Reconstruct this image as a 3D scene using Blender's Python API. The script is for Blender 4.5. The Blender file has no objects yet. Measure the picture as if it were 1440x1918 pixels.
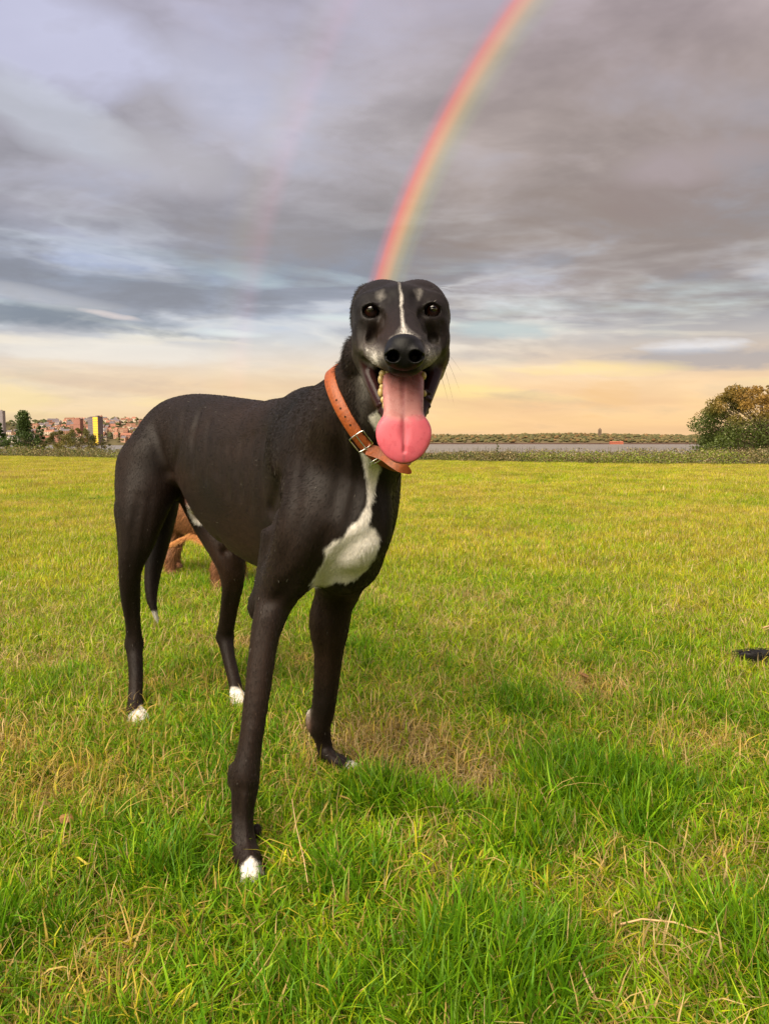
import bpy, math, random
import numpy as np
from mathutils import Vector, Matrix, noise as mnoise
random.seed(7); rng = np.random.default_rng(7)
R = math.radians
scene = bpy.context.scene
COL = scene.collection

# ------------------------------------------------------------------ camera
CAM_H = 0.65                      # eye height of the phone above the grass
FOC = 1400.0                      # focal length in photo pixels (photo 1440 x 1918)
PITCH = math.atan(130.0 / FOC)
cam = bpy.data.cameras.new('camera')
cam_o = bpy.data.objects.new('camera', cam); COL.objects.link(cam_o)
cam_o.location = (0, 0, CAM_H)
cam_o.rotation_euler = (math.pi / 2 - PITCH, 0, 0)
cam.sensor_fit = 'VERTICAL'; cam.sensor_height = 24.0
cam.lens = 24.0 * FOC / 1918.0
cam.clip_start = 0.05; cam.clip_end = 12000
scene.camera = cam_o
# ------------------------------------------------------------------ sky, rainbow and sun
world = bpy.data.worlds.new('World'); scene.world = world; world.use_nodes = True
world.cycles.sampling_method = 'MANUAL'; world.cycles.sample_map_resolution = 256
SUN_AZ, SUN_EL = R(219.6), R(46)          # azimuth from +Y clockwise: behind the camera, to the left
BOW_AX = (math.sin(R(39.6)) * math.cos(R(-2.0)), math.cos(R(39.6)) * math.cos(R(-2.0)), math.sin(R(-2.0)))   # antisolar point seen in the bow
def build_sky():
    nt = world.node_tree; nt.nodes.clear(); L = nt.links.new
    def nd(t, **kw):
        n = nt.nodes.new(t)
        for k, v in kw.items():
            if k == 'ins':
                for kk, vv in v.items(): n.inputs[kk].default_value = vv
            else: setattr(n, k, v)
        return n
    def math_(op, a, b=None, clamp=False):
        n = nd('ShaderNodeMath', operation=op, use_clamp=clamp)
        for i, v in enumerate((a, b)):
            if v is None: continue
            if isinstance(v, (int, float)): n.inputs[i].default_value = v
            else: L(v, n.inputs[i])
        return n.outputs[0]
    def rmp(fac, stops, interp='LINEAR'):
        r = nd('ShaderNodeValToRGB'); cr = r.color_ramp; cr.interpolation = interp
        while len(cr.elements) < len(stops): cr.elements.new(.5)
        for e, (p, c) in zip(cr.elements, stops): e.position = p; e.color = (*c, 1)
        L(fac, r.inputs[0]); return r.outputs[0]
    def mix(fac, a, b, mode='MIX'):
        n = nd('ShaderNodeMix', data_type='RGBA', blend_type=mode)
        for i, v in ((0, fac), (6, a), (7, b)):
            if isinstance(v, (int, float)): n.inputs[i].default_value = v
            elif isinstance(v, tuple): n.inputs[i].default_value = (*v, 1)
            else: L(v, n.inputs[i])
        return n.outputs[2]
    def sl(r, g, b):
        f = lambda c: (c / 255 / 12.92) if c / 255 <= .04045 else ((c / 255 + .055) / 1.055) ** 2.4
        return (f(r), f(g), f(b))
    out = nd('ShaderNodeOutputWorld'); bg = nd('ShaderNodeBackground'); L(bg.outputs[0], out.inputs[0])
    tc = nd('ShaderNodeTexCoord'); D = tc.outputs['Generated']
    sp = nd('ShaderNodeSeparateXYZ'); L(D, sp.inputs[0])
    x, y, z = sp.outputs
    zc = math_('MAXIMUM', z, 0.0)
    # azimuth to the right of the view axis (-1 .. 1 = -180 .. 180 degrees)
    azr = math_('DIVIDE', math_('ARCTAN2', x, y), math.pi)
    # clouds: layers seen from below, so the noise is stretched along the horizon
    den = math_('ADD', zc, .20)
    cv = nd('ShaderNodeCombineXYZ'); L(math_('DIVIDE', x, den), cv.inputs[0]); L(math_('DIVIDE', y, den), cv.inputs[1]); cv.inputs[2].default_value = 3.7
    def layer(scale, detail, rough, dist, off, st=(1, 1, 1), rot=0):
        mp = nd('ShaderNodeMapping'); mp.inputs['Location'].default_value = off; mp.inputs['Scale'].default_value = st; mp.inputs['Rotation'].default_value = (0, 0, rot); L(cv.outputs[0], mp.inputs[0])
        n = nd('ShaderNodeTexNoise', ins={'Scale': scale, 'Detail': detail, 'Roughness': rough, 'Distortion': dist}); L(mp.outputs[0], n.inputs[0]); return n.outputs[0]
    big = layer(.75, 2.0, .5, .6, (2.7, 3.4, 0), (1, 1.0, 1), R(-28))
    mid = layer(2.4, 5.0, .58, .25, (4.1, 2.2, 0), (.85, 1.15, 1), R(-30))
    fine = layer(7.0, 3.0, .6, .3, (7.7, 5.2, 0), (.8, .9, 1), R(-25))
    # colour of the cloud deck against height (sine of elevation)
    base = rmp(zc, [(0.0, sl(234, 200, 156)), (.03, sl(243, 210, 162)), (.075, sl(241, 215, 178)), (.105, sl(230, 215, 196)), (.135, sl(206, 206, 204)), (.165, sl(176, 182, 194)), (.21, sl(156, 158, 168)), (.27, sl(156, 151, 153)), (.38, sl(170, 164, 168)), (.52, sl(188, 182, 197)), (1.0, sl(188, 182, 198))])
    # warmer inside the bow (to the right), bluer to the left
    tint = rmp(math_('ADD', math_('MULTIPLY', azr, 3.2), .5), [(0.0, (.97, 1.03, 1.13)), (.42, (.985, 1.0, 1.03)), (.60, (1.03, .985, .93)), (1.0, (1.03, .965, .90))])
    col = mix(1.0, base, tint, 'MULTIPLY')
    # the deck is thicker and thinner in places
    hi = rmp(zc, [(.10, (0, 0, 0)), (.22, (1, 1, 1))])
    dk = rmp(big, [(.36, (.74, .73, .73)), (.50, (.98, .98, .98)), (.66, (1.34, 1.35, 1.40))]); col = mix(math_('MULTIPLY', hi, .9), col, mix(1.0, col, dk, 'MULTIPLY'))
    dm = rmp(mid, [(.36, (.78, .775, .78)), (.50, (.99, .99, .99)), (.66, (1.30, 1.33, 1.40))]); col = mix(math_('ADD', math_('MULTIPLY', hi, .68), .2), col, dm, 'MULTIPLY')
    df = rmp(fine, [(.3, (.92, .92, .92)), (.7, (1.10, 1.10, 1.10))]); col = mix(math_('MULTIPLY', hi, .7), col, df, 'MULTIPLY')
    # long banks of cloud with bright upper edges low over the river; they slope down to the right
    tilt = math_('ADD', zc, math_('MULTIPLY', azr, .16))
    def streak(sx, sz, seed, det, dist):
        e = nd('ShaderNodeCombineXYZ'); L(math_('MULTIPLY', azr, sx), e.inputs[0]); L(math_('MULTIPLY', tilt, sz), e.inputs[1]); e.inputs[2].default_value = seed
        n = nd('ShaderNodeTexNoise', ins={'Scale': 1.0, 'Detail': det, 'Roughness': .5, 'Distortion': dist}); L(e.outputs[0], n.inputs[0]); return n.outputs[0]
    nb = streak(9.0, 15.0, 6.2, 5.0, .2)
    band = rmp(zc, [(0.05, (0, 0, 0)), (.10, (.45, .45, .45)), (.15, (1, 1, 1)), (.22, (.9, .9, .9)), (.30, (0, 0, 0))])
    bank = math_('MULTIPLY', rmp(nb, [(.44, (0, 0, 0)), (.55, (1, 1, 1))]), band)
    bcol = rmp(zc, [(.07, sl(196, 180, 160)), (.13, sl(168, 168, 174)), (.2, sl(134, 141, 154)), (.3, sl(140, 140, 146))])
    edge = math_('MULTIPLY', rmp(nb, [(.40, (0, 0, 0)), (.445, (1, 1, 1)), (.50, (0, 0, 0))]), band)
    col = mix(math_('MULTIPLY', bank, .80), col, bcol)
    ecol = rmp(zc, [(.06, sl(255, 236, 190)), (.13, sl(240, 236, 226)), (.22, sl(206, 212, 220))])
    col = mix(math_('MULTIPLY', edge, .45), col, ecol)
    ng = streak(13.0, 34.0, 9.3, 5.0, .3)
    band2 = rmp(zc, [(0.0, (.2, .2, .2)), (.07, (.5, .5, .5)), (.15, (1, 1, 1)), (.21, (.5, .5, .5)), (.25, (0, 0, 0))])
    gap = math_('MULTIPLY', rmp(ng, [(.52, (0, 0, 0)), (.66, (1, 1, 1))]), band2)
    gcol = rmp(zc, [(0.0, sl(252, 218, 150)), (.065, sl(255, 234, 160)), (.12, sl(246, 232, 206)), (.17, sl(204, 222, 226))])
    col = mix(math_('MULTIPLY', gap, .75), col, gcol)
    nlow = streak(8.0, 22.0, 5.1, 3.0, .3)
    lowm = math_('MULTIPLY', rmp(nlow, [(.48, (0, 0, 0)), (.62, (1, 1, 1))]), rmp(zc, [(.01, (.5, .5, .5)), (.05, (1, 1, 1)), (.11, (0, 0, 0))]))
    col = mix(math_('MULTIPLY', lowm, .5), col, sl(222, 184, 146))
    # single clouds of this evening: soft lumps whose edges the noise tears up
    wob = math_('ADD', math_('MULTIPLY', math_('SUBTRACT', mid, .5), 3.6), math_('MULTIPLY', math_('SUBTRACT', fine, .5), 1.2))
    def lump(px, py, rx, ry, c, s_, slope=0.0):
        u = (px - 720) / FOC; v = -(py - 959) / FOC; cp, sp_ = math.cos(PITCH), math.sin(PITCH)
        d = Vector((u, cp + v * sp_, -sp_ + v * cp)).normalized(); a0 = math.atan2(d.x, d.y) / math.pi; z0 = d.z
        ra = rx / FOC / math.pi * 1.0 / max(.5, math.cos(math.asin(z0))); rz = ry / FOC
        dx = math_('SUBTRACT', azr, a0); dz = math_('ADD', math_('SUBTRACT', zc, z0), math_('MULTIPLY', dx, slope))
        q = math_('ADD', math_('POWER', math_('ABSOLUTE', math_('DIVIDE', dx, ra)), 2.0), math_('POWER', math_('ABSOLUTE', math_('DIVIDE', dz, rz)), 2.0))
        f = math_('MULTIPLY', math_('SUBTRACT', 1.0, math_('ADD', q, wob), True), s_, True)
        nonlocal col
        col = mix(f, col, c)
    lump(190, 520, 330, 55, sl(134, 137, 146), .75, .35)
    lump(520, 480, 190, 60, sl(150, 143, 142), .55, .1)
    lump(1180, 470, 420, 110, sl(150, 136, 128), .55, 0)
    lump(1330, 330, 200, 80, sl(150, 138, 142), .35, 0)
    lump(90, 70, 190, 75, sl(204, 206, 232), .70, .2)
    lump(110, 235, 190, 50, sl(196, 200, 212), .65, .9)
    lump(430, 170, 130, 75, sl(196, 198, 220), .70, .6)
    lump(320, 300, 120, 45, sl(186, 184, 190), .5, .5)
    lump(1330, 300, 150, 40, sl(186, 176, 184), .4, 0)
    lump(110, 592, 300, 22, sl(126, 136, 148), .85, .16)
    lump(75, 556, 150, 18, sl(208, 208, 211), .35, .36)
    lump(215, 592, 60, 7, sl(236, 222, 216), .8, .4)
    lump(420, 622, 90, 9, sl(226, 234, 232), .75, .1)
    lump(10, 735, 90, 40, sl(250, 228, 160), .4, .2)
    lump(150, 655, 300, 22, sl(238, 232, 222), .6, .06)
    lump(180, 720, 170, 24, sl(206, 186, 170), .5, .1)
    lump(950, 618, 130, 16, sl(182, 200, 206), .7, .1)
    lump(1290, 648, 90, 15, sl(222, 224, 230), .85, .1)
    lump(1330, 672, 200, 20, sl(152, 156, 168), .6, .1)
    lump(1120, 690, 150, 16, sl(253, 230, 164), .6, .05)
    lump(880, 668, 150, 14, sl(168, 166, 172), .55, .05)
    lump(880, 735, 140, 14, sl(253, 230, 158), .55, .1)
    lump(1130, 745, 60, 36, sl(236, 196, 140), .5, 0)
    # clear air above the cloud: the physical sky, showing a little through the deck
    sky = nd('ShaderNodeTexSky', sky_type='NISHITA'); sky.sun_disc = False; sky.sun_elevation = SUN_EL; sky.sun_rotation = SUN_AZ; sky.air_density = 1.2; sky.dust_density = 2.0
    skyc = mix(1.0, sky.outputs[0], (.075, .075, .075), 'MULTIPLY')
    thin = math_('MULTIPLY', rmp(mid, [(.55, (0, 0, 0)), (.75, (1, 1, 1))]), .30)
    col = mix(thin, col, skyc)
    # the bow: red outside at 42 degrees from the antisolar point, a faint second one at 51
    dt = nd('ShaderNodeVectorMath', operation='DOT_PRODUCT'); nv = nd('ShaderNodeVectorMath', operation='NORMALIZE'); L(D, nv.inputs[0]); L(nv.outputs[0], dt.inputs[0]); dt.inputs[1].default_value = BOW_AX
    ang = math_('MULTIPLY', math_('ARCCOSINE', dt.outputs['Value']), 180 / math.pi)
    t1 = math_('DIVIDE', math_('SUBTRACT', ang, 40.0), 3.1, True)
    bow = rmp(t1, [(0.0, sl(176, 176, 150)), (.20, sl(176, 182, 150)), (.38, sl(206, 190, 136)), (.55, sl(244, 178, 130)), (.70, sl(246, 142, 124)), (.82, sl(224, 140, 150)), (1.0, sl(190, 150, 170))])
    ba = rmp(t1, [(0.0, (0, 0, 0)), (.18, (.22, .22, .22)), (.36, (.42, .42, .42)), (.52, (.66, .66, .66)), (.72, (.72, .72, .72)), (.84, (.32, .32, .32)), (1.0, (0, 0, 0))], 'EASE')
    t2 = math_('DIVIDE', math_('SUBTRACT', ang, 50.0), 4.5, True)
    bow2 = rmp(t2, [(0.0, (0, 0, 0)), (.2, (.060, .012, .014)), (.5, (.026, .018, .0)), (.8, (0, .004, .012)), (1.0, (0, 0, 0))])
    patch = rmp(math_('MULTIPLY', zc, 1.0), [(0.0, (.35, .35, .35)), (.1, (.7, .7, .7)), (.28, (1, 1, 1)), (.42, (.8, .8, .8)), (.6, (.65, .65, .65)), (1.0, (.5, .5, .5))])
    ba_f = nd('ShaderNodeMath', operation='MULTIPLY'); L(ba, ba_f.inputs[0]); L(patch, ba_f.inputs[1]); col = mix(ba_f.outputs[0], col, bow)
    col = mix(1.0, col, mix(1.0, bow2, patch, 'MULTIPLY'), 'ADD')
    inn = rmp(t1, [(0.0, (1.035, 1.0, .965)), (.9, (1, 1, 1))]); col = mix(1.0, col, inn, 'MULTIPLY')
    L(col, bg.inputs[0]); bg.inputs[1].default_value = SKY_STRENGTH
EXPOSURE = 1.05
SKY_STRENGTH = 0.52
build_sky()
sun = bpy.data.lights.new('sun', 'SUN'); sun.energy = 4.2; sun.angle = R(62); sun.color = (1.0, .87, .66)
sun_o = bpy.data.objects.new('sun', sun); COL.objects.link(sun_o)
_sd = Vector((math.sin(SUN_AZ) * math.cos(SUN_EL), math.cos(SUN_AZ) * math.cos(SUN_EL), math.sin(SUN_EL)))
sun_o.rotation_euler = _sd.to_track_quat('Z', 'Y').to_euler(); sun_o.location = (-5, -8, 12)
vs = scene.view_settings; vs.view_transform = 'Standard'; vs.look = 'None'; vs.exposure = EXPOSURE; vs.gamma = 1; vs.use_curve_mapping = False
cy = scene.cycles; cy.max_bounces = 5; cy.diffuse_bounces = 3; cy.glossy_bounces = 2; cy.transmission_bounces = 3; cy.transparent_max_bounces = 4
# ------------------------------------------------------------------ measuring helpers
CP, SP = math.cos(PITCH), math.sin(PITCH)
def at(px, py, d):
    """world point at forward distance d that was measured at a spot of the photograph"""
    u = (px - 720) / FOC; v = -(py - 959) / FOC
    y = CP + v * SP
    t = d / y
    return np.array((u * t, d, CAM_H + (v * CP - SP) * t))
def rad(rpx, d):
    return rpx * d / FOC
def ground_d(py):
    v = -(py - 959) / FOC
    return -CAM_H * (CP + v * SP) / (v * CP - SP)
def to_px(P):
    """photo coordinates of world points (n,3)"""
    y = P[:, 1]; z = P[:, 2] - CAM_H
    f = y * CP - z * SP; up = y * SP + z * CP
    return 720 + FOC * P[:, 0] / f, 959 - FOC * up / f

# ------------------------------------------------------------------ distance-field modeller
class Field:
    def __init__(s, xs, ys, zs):
        s.ax = [np.asarray(a, np.float32) for a in (xs, ys, zs)]
        s.f = np.full([len(a) for a in s.ax], 1.0, np.float32)
    def box(s, lo, hi):
        sl = []
        for a, l, h in zip(s.ax, lo, hi):
            i = max(0, int(np.searchsorted(a, l)) - 1); j = min(len(a), int(np.searchsorted(a, h)) + 1)
            if j - i < 2: return None
            sl.append(slice(i, j))
        return tuple(sl)
    def grid(s, sl):
        X = s.ax[0][sl[0]][:, None, None]; Y = s.ax[1][sl[1]][None, :, None]; Z = s.ax[2][sl[2]][None, None, :]
        return X, Y, Z
    def mix(s, sl, d, k, mode):
        a = s.f[sl]
        if mode == 'sub':
            b = -d; h = np.maximum(k - np.abs(a - b), 0) / k
            s.f[sl] = np.maximum(a, b) + h * h * k * 0.25
        else:
            h = np.maximum(k - np.abs(a - d), 0) / k
            s.f[sl] = np.minimum(a, d) - h * h * k * 0.25
    def cone(s, a, ra, b, rb, k=0.02, mode='add'):
        a = np.asarray(a); b = np.asarray(b); m = max(ra, rb) + k + 0.012
        sl = s.box(np.minimum(a, b) - m, np.maximum(a, b) + m)
        if sl is None: return
        X, Y, Z = s.grid(sl); v = b - a; L2 = float(v @ v) + 1e-12
        t = np.clip(((X - a[0]) * v[0] + (Y - a[1]) * v[1] + (Z - a[2]) * v[2]) / L2, 0, 1)
        d = np.sqrt((X - a[0] - t * v[0]) ** 2 + (Y - a[1] - t * v[1]) ** 2 + (Z - a[2] - t * v[2]) ** 2) - (ra + (rb - ra) * t)
        s.mix(sl, d.astype(np.float32), k, mode)
    def ell(s, c, r, k=0.02, mode='add', rot=None):
        c = np.asarray(c); r = np.asarray(r, float); m = r.max() + k + 0.012
        sl = s.box(c - m, c + m)
        if sl is None: return
        X, Y, Z = s.grid(sl); X = X - c[0]; Y = Y - c[1]; Z = Z - c[2]
        if rot is not None:
            M = np.array(rot)           # columns = local axes in world
            X, Y, Z = (X * M[0, 0] + Y * M[1, 0] + Z * M[2, 0], X * M[0, 1] + Y * M[1, 1] + Z * M[2, 1], X * M[0, 2] + Y * M[1, 2] + Z * M[2, 2])
        k0 = np.sqrt((X / r[0]) ** 2 + (Y / r[1]) ** 2 + (Z / r[2]) ** 2)
        k1 = np.sqrt((X / r[0] ** 2) ** 2 + (Y / r[1] ** 2) ** 2 + (Z / r[2] ** 2) ** 2) + 1e-6
        s.mix(sl, (k0 * (k0 - 1) / k1).astype(np.float32), k, mode)
    def chain(s, pts, k=0.02, mode='add'):
        A = np.array([[*p[0], p[1]] for p in pts], float); out = []
        for i in range(len(A) - 1):            # smooth the limb's axis and taper
            p0 = A[max(i - 1, 0)]; p1 = A[i]; p2 = A[i + 1]; p3 = A[min(i + 2, len(A) - 1)]
            for t in (0, .2, .4, .6, .8):
                out.append(0.5 * (2 * p1 + (p2 - p0) * t + (2 * p0 - 5 * p1 + 4 * p2 - p3) * t * t + (3 * p1 - p0 - 3 * p2 + p3) * t ** 3))
        out.append(A[-1]); B = np.array(out)
        m = B[:, 3].max() + k + 0.012
        sl = s.box(B[:, :3].min(0) - m, B[:, :3].max(0) + m)
        if sl is None: return
        X, Y, Z = s.grid(sl); D = None
        for a, b in zip(B[:-1], B[1:]):
            v = b[:3] - a[:3]; L2 = float(v @ v) + 1e-12
            t = np.clip(((X - a[0]) * v[0] + (Y - a[1]) * v[1] + (Z - a[2]) * v[2]) / L2, 0, 1)
            d = ((X - a[0] - t * v[0]) ** 2 + (Y - a[1] - t * v[1]) ** 2 + (Z - a[2] - t * v[2]) ** 2).astype(np.float32)
            r = (a[3] + (b[3] - a[3]) * t).astype(np.float32)
            if D is None: D, RR = d, r
            else:
                u = d < D; D = np.where(u, d, D); RR = np.where(u, r, RR)
        s.mix(sl, np.sqrt(D) - RR, k, mode)
    def loft(s, C, zt, zb, w, egg=0.0, k=0.02):
        """body of egg-shaped cross-sections along a level centre line"""
        C = np.array(C, float)
        # refine with a Catmull-Rom so the outline stays smooth
        def refine(A):
            A = np.array(A, float); out = []
            for i in range(len(A) - 1):
                p0 = A[max(i - 1, 0)]; p1 = A[i]; p2 = A[i + 1]; p3 = A[min(i + 2, len(A) - 1)]
                for t in np.linspace(0, 1, 6, endpoint=False):
                    out.append(0.5 * (2 * p1 + (p2 - p0) * t + (2 * p0 - 5 * p1 + 4 * p2 - p3) * t * t + (3 * p1 - p0 - 3 * p2 + p3) * t ** 3))
            out.append(A[-1]); return np.array(out)
        Cr, ztr, zbr, wr = refine(C), refine(zt), refine(zb), refine(w)
        m = wr.max() + 0.05
        sl = s.box((Cr[:, 0].min() - m, Cr[:, 1].min() - m, zbr.min() - .05), (Cr[:, 0].max() + m, Cr[:, 1].max() + m, ztr.max() + .05))
        X = s.ax[0][sl[0]][:, None]; Y = s.ax[1][sl[1]][None, :]
        best = np.full(np.broadcast(X, Y).shape, 1e9); par = np.zeros_like(best)
        for i in range(len(Cr) - 1):
            v = Cr[i + 1] - Cr[i]; L2 = v @ v
            t = np.clip(((X - Cr[i, 0]) * v[0] + (Y - Cr[i, 1]) * v[1]) / L2, 0, 1)
            d2 = (X - Cr[i, 0] - t * v[0]) ** 2 + (Y - Cr[i, 1] - t * v[1]) ** 2
            u = d2 < best; best = np.where(u, d2, best); par = np.where(u, i + t, par)
        l = np.sqrt(best)[:, :, None]; idx = np.arange(len(Cr))
        top = np.interp(par, idx, ztr)[:, :, None]; bot = np.interp(par, idx, zbr)[:, :, None]; W = np.interp(par, idx, wr)[:, :, None]
        c = (top + bot) / 2; h = (top - bot) / 2
        Z = s.ax[2][sl[2]][None, None, :] - c
        W = W * (1 + egg * np.clip(Z / h, -1, 1))
        k0 = np.sqrt((l / W) ** 2 + (Z / h) ** 2); k1 = np.sqrt((l / W ** 2) ** 2 + (Z / h ** 2) ** 2) + 1e-6
        s.mix(sl, (k0 * (k0 - 1) / k1).astype(np.float32), k, 'add')
    def sample(s, P):
        ix = [np.interp(P[:, i], s.ax[i], np.arange(len(s.ax[i]))) for i in range(3)]
        i0 = [np.clip(np.floor(a).astype(int), 0, len(s.ax[i]) - 2) for i, a in enumerate(ix)]; fr = [a - b for a, b in zip(ix, i0)]; out = 0
        for a in (0, 1):
            for b in (0, 1):
                for c in (0, 1):
                    out = out + s.f[i0[0] + a, i0[1] + b, i0[2] + c] * (fr[0] if a else 1 - fr[0]) * (fr[1] if b else 1 - fr[1]) * (fr[2] if c else 1 - fr[2])
        return out
    def surface(s, px, py, dmin):
        """first skin point behind a spot of the photograph, beyond depth dmin, and the outward normal there"""
        d = np.arange(dmin, dmin + .6, .0012); P = np.array([at(px, py, q) for q in d]); v = s.sample(P); h = np.nonzero(v < 0)[0]
        if len(h) == 0: return None
        p = P[h[0]]; e = .006; g = np.array([s.sample((p + e * a)[None])[0] - s.sample((p - e * a)[None])[0] for a in np.eye(3)])
        return p, g / (np.linalg.norm(g) + 1e-9)
    def line(s, pts, dmin, r, depth, k, mode):
        """a furrow (sub) or a raised cord (add) that follows the skin"""
        q = []
        for a, b in zip(pts[:-1], pts[1:]):
            for t in np.linspace(0, 1, 4, endpoint=False): q.append((a[0] + (b[0] - a[0]) * t, a[1] + (b[1] - a[1]) * t))
        q.append(pts[-1]); out = []; m = len(q)
        for i, (x, y) in enumerate(q):
            h = s.surface(x, y, dmin)
            if h is None: continue
            w = math.sin(math.pi * (i + .6) / (m + .2)) ** .6; p, n = h
            out.append((p + n * (r - depth * w) if mode == 'sub' else p - n * (r - depth * w), r))
        if len(out) > 1: s.chain(out, k, mode)
    def mesh(s):
        f = s.f; ins = f < 0
        c = [ins[i:ins.shape[0] - 1 + i, j:ins.shape[1] - 1 + j, l:ins.shape[2] - 1 + l] for i in (0, 1) for j in (0, 1) for l in (0, 1)]
        al = c[0].copy(); an = c[0].copy()
        for q in c[1:]: al &= q; an |= q
        act = an & ~al
        I = np.argwhere(act)
        vid = np.full(act.shape, -1, np.int32); vid[act] = np.arange(len(I))
        off = np.array([(i, j, l) for i in (0, 1) for j in (0, 1) for l in (0, 1)])
        V = np.stack([f[I[:, 0] + o[0], I[:, 1] + o[1], I[:, 2] + o[2]] for o in off], 1)
        acc = np.zeros((len(I), 3)); n = np.zeros(len(I))
        for a in range(8):
            for b in range(a + 1, 8):
                if np.abs(off[a] - off[b]).sum() != 1: continue
                m = (V[:, a] < 0) != (V[:, b] < 0)
                t = np.where(m, V[:, a] / (V[:, a] - V[:, b] + 1e-12), 0)[:, None]
                acc += np.where(m[:, None], off[a] + t * (off[b] - off[a]), 0); n += m
        P = I + acc / n[:, None]
        W = np.stack([np.interp(P[:, i], np.arange(len(s.ax[i])), s.ax[i]) for i in range(3)], 1)
        Q = []
        for axn in range(3):
            o1, o2 = [i for i in range(3) if i != axn]
            sa = [slice(None)] * 3; sb = [slice(None)] * 3
            sa[axn] = slice(0, -1); sb[axn] = slice(1, None)
            for o in (o1, o2):
                sa[o] = slice(1, -1); sb[o] = slice(1, -1)
            A = ins[tuple(sa)]; B = ins[tuple(sb)]
            E = np.argwhere(A != B); fl = A[E[:, 0], E[:, 1], E[:, 2]]
            base = E.copy(); base[:, o1] += 1; base[:, o2] += 1
            def cell(d1, d2):
                q = base.copy(); q[:, o1] += d1; q[:, o2] += d2
                return vid[q[:, 0], q[:, 1], q[:, 2]]
            q = np.stack([cell(-1, -1), cell(0, -1), cell(0, 0), cell(-1, 0)], 1)
            if axn == 1: fl = ~fl
            q[~fl] = q[~fl][:, ::-1]
            Q.append(q)
        Q = np.concatenate(Q)
        Q = Q[(Q >= 0).all(1)]
        return W, Q

def axis(segs):
    """grid coordinates: list of (start, end, step)"""
    out = []
    for a, b, st in segs: out.append(np.arange(a, b - 1e-9, st))
    out.append([segs[-1][1]])
    return np.concatenate(out)

def mesh_np(name, V, F, mat=None, parent=None, smooth=True, link=True):
    """V (n,3), F (m,k) -> ONE mesh object"""
    V = np.ascontiguousarray(V, np.float32); F = np.ascontiguousarray(F, np.int32)
    me = bpy.data.meshes.new(name); k = F.shape[1]
    me.vertices.add(len(V)); me.vertices.foreach_set('co', V.ravel())
    me.loops.add(F.size); me.loops.foreach_set('vertex_index', F.ravel())
    me.polygons.add(len(F)); me.polygons.foreach_set('loop_start', np.arange(0, F.size, k, dtype=np.int32))
    me.polygons.foreach_set('loop_total', np.full(len(F), k, np.int32))
    me.polygons.foreach_set('use_smooth', np.full(len(F), smooth))
    me.update(calc_edges=True)
    if mat is not None: me.materials.append(mat)
    o = bpy.data.objects.new(name, me)
    if link: COL.objects.link(o)
    if parent is not None: set_parent(o, parent)
    return o
def set_parent(o, parent):
    o.parent = parent
    o.matrix_parent_inverse = world_of(parent).inverted()
def world_of(o):
    m = o.matrix_basis.copy()
    if o.parent is not None:
        m = world_of(o.parent) @ o.matrix_parent_inverse @ m
    return m
def attr(o, name, data, kind='FLOAT'):
    a = o.data.attributes.new(name, kind, 'POINT')
    if kind == 'FLOAT': a.data.foreach_set('value', np.ascontiguousarray(data, np.float32))
    else: a.data.foreach_set('color', np.ascontiguousarray(data, np.float32).ravel())
def tag(o, label=None, cat=None, group=None, kind=None):
    for k_, v_ in (('label', label), ('category', cat), ('group', group), ('kind', kind)):
        if v_ is not None: o[k_] = v_
    return o
def empty(name, loc=(0, 0, 0), rz=0.0):
    o = bpy.data.objects.new(name, None); COL.objects.link(o)
    o.location = loc; o.rotation_euler = (0, 0, rz); o.empty_display_size = 0.1
    return o
def inside_poly(px, py, poly):
    r = np.zeros(px.shape, bool); n = len(poly)
    for i in range(n):
        x1, y1 = poly[i]; x2, y2 = poly[(i + 1) % n]
        c = ((y1 > py) != (y2 > py)) & (px < (x2 - x1) * (py - y1) / (y2 - y1 + 1e-12) + x1)
        r ^= c
    return r
def poly_sd(px, py, poly):
    """signed distance to a polygon, positive inside"""
    d = np.full(px.shape, 1e9); n = len(poly)
    for i in range(n):
        a = np.array(poly[i], float); b = np.array(poly[(i + 1) % n], float); v = b - a
        t = np.clip(((px - a[0]) * v[0] + (py - a[1]) * v[1]) / (v @ v + 1e-9), 0, 1)
        d = np.minimum(d, np.hypot(px - a[0] - t * v[0], py - a[1] - t * v[1]))
    return np.where(inside_poly(px, py, poly), d, -d)
def hash_noise(P, scale, seed=0):
    """cheap smooth value noise on (n,3) points"""
    Q = P * scale + seed * 17.31
    i = np.floor(Q).astype(np.int64); fr = Q - i; fr = fr * fr * (3 - 2 * fr); out = 0
    for dx in (0, 1):
        for dy in (0, 1):
            for dz in (0, 1):
                h = ((i[:, 0] + dx) * 73856093) ^ ((i[:, 1] + dy) * 19349663) ^ ((i[:, 2] + dz) * 83492791)
                h = (h * 2654435761) & 0xffffffff; h = ((h ^ (h >> 15)) * 2246822519) & 0xffffffff; h ^= h >> 13
                w = (fr[:, 0] if dx else 1 - fr[:, 0]) * (fr[:, 1] if dy else 1 - fr[:, 1]) * (fr[:, 2] if dz else 1 - fr[:, 2])
                out = out + w * (h & 0xffff) / 65535.0
    return out
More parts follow.
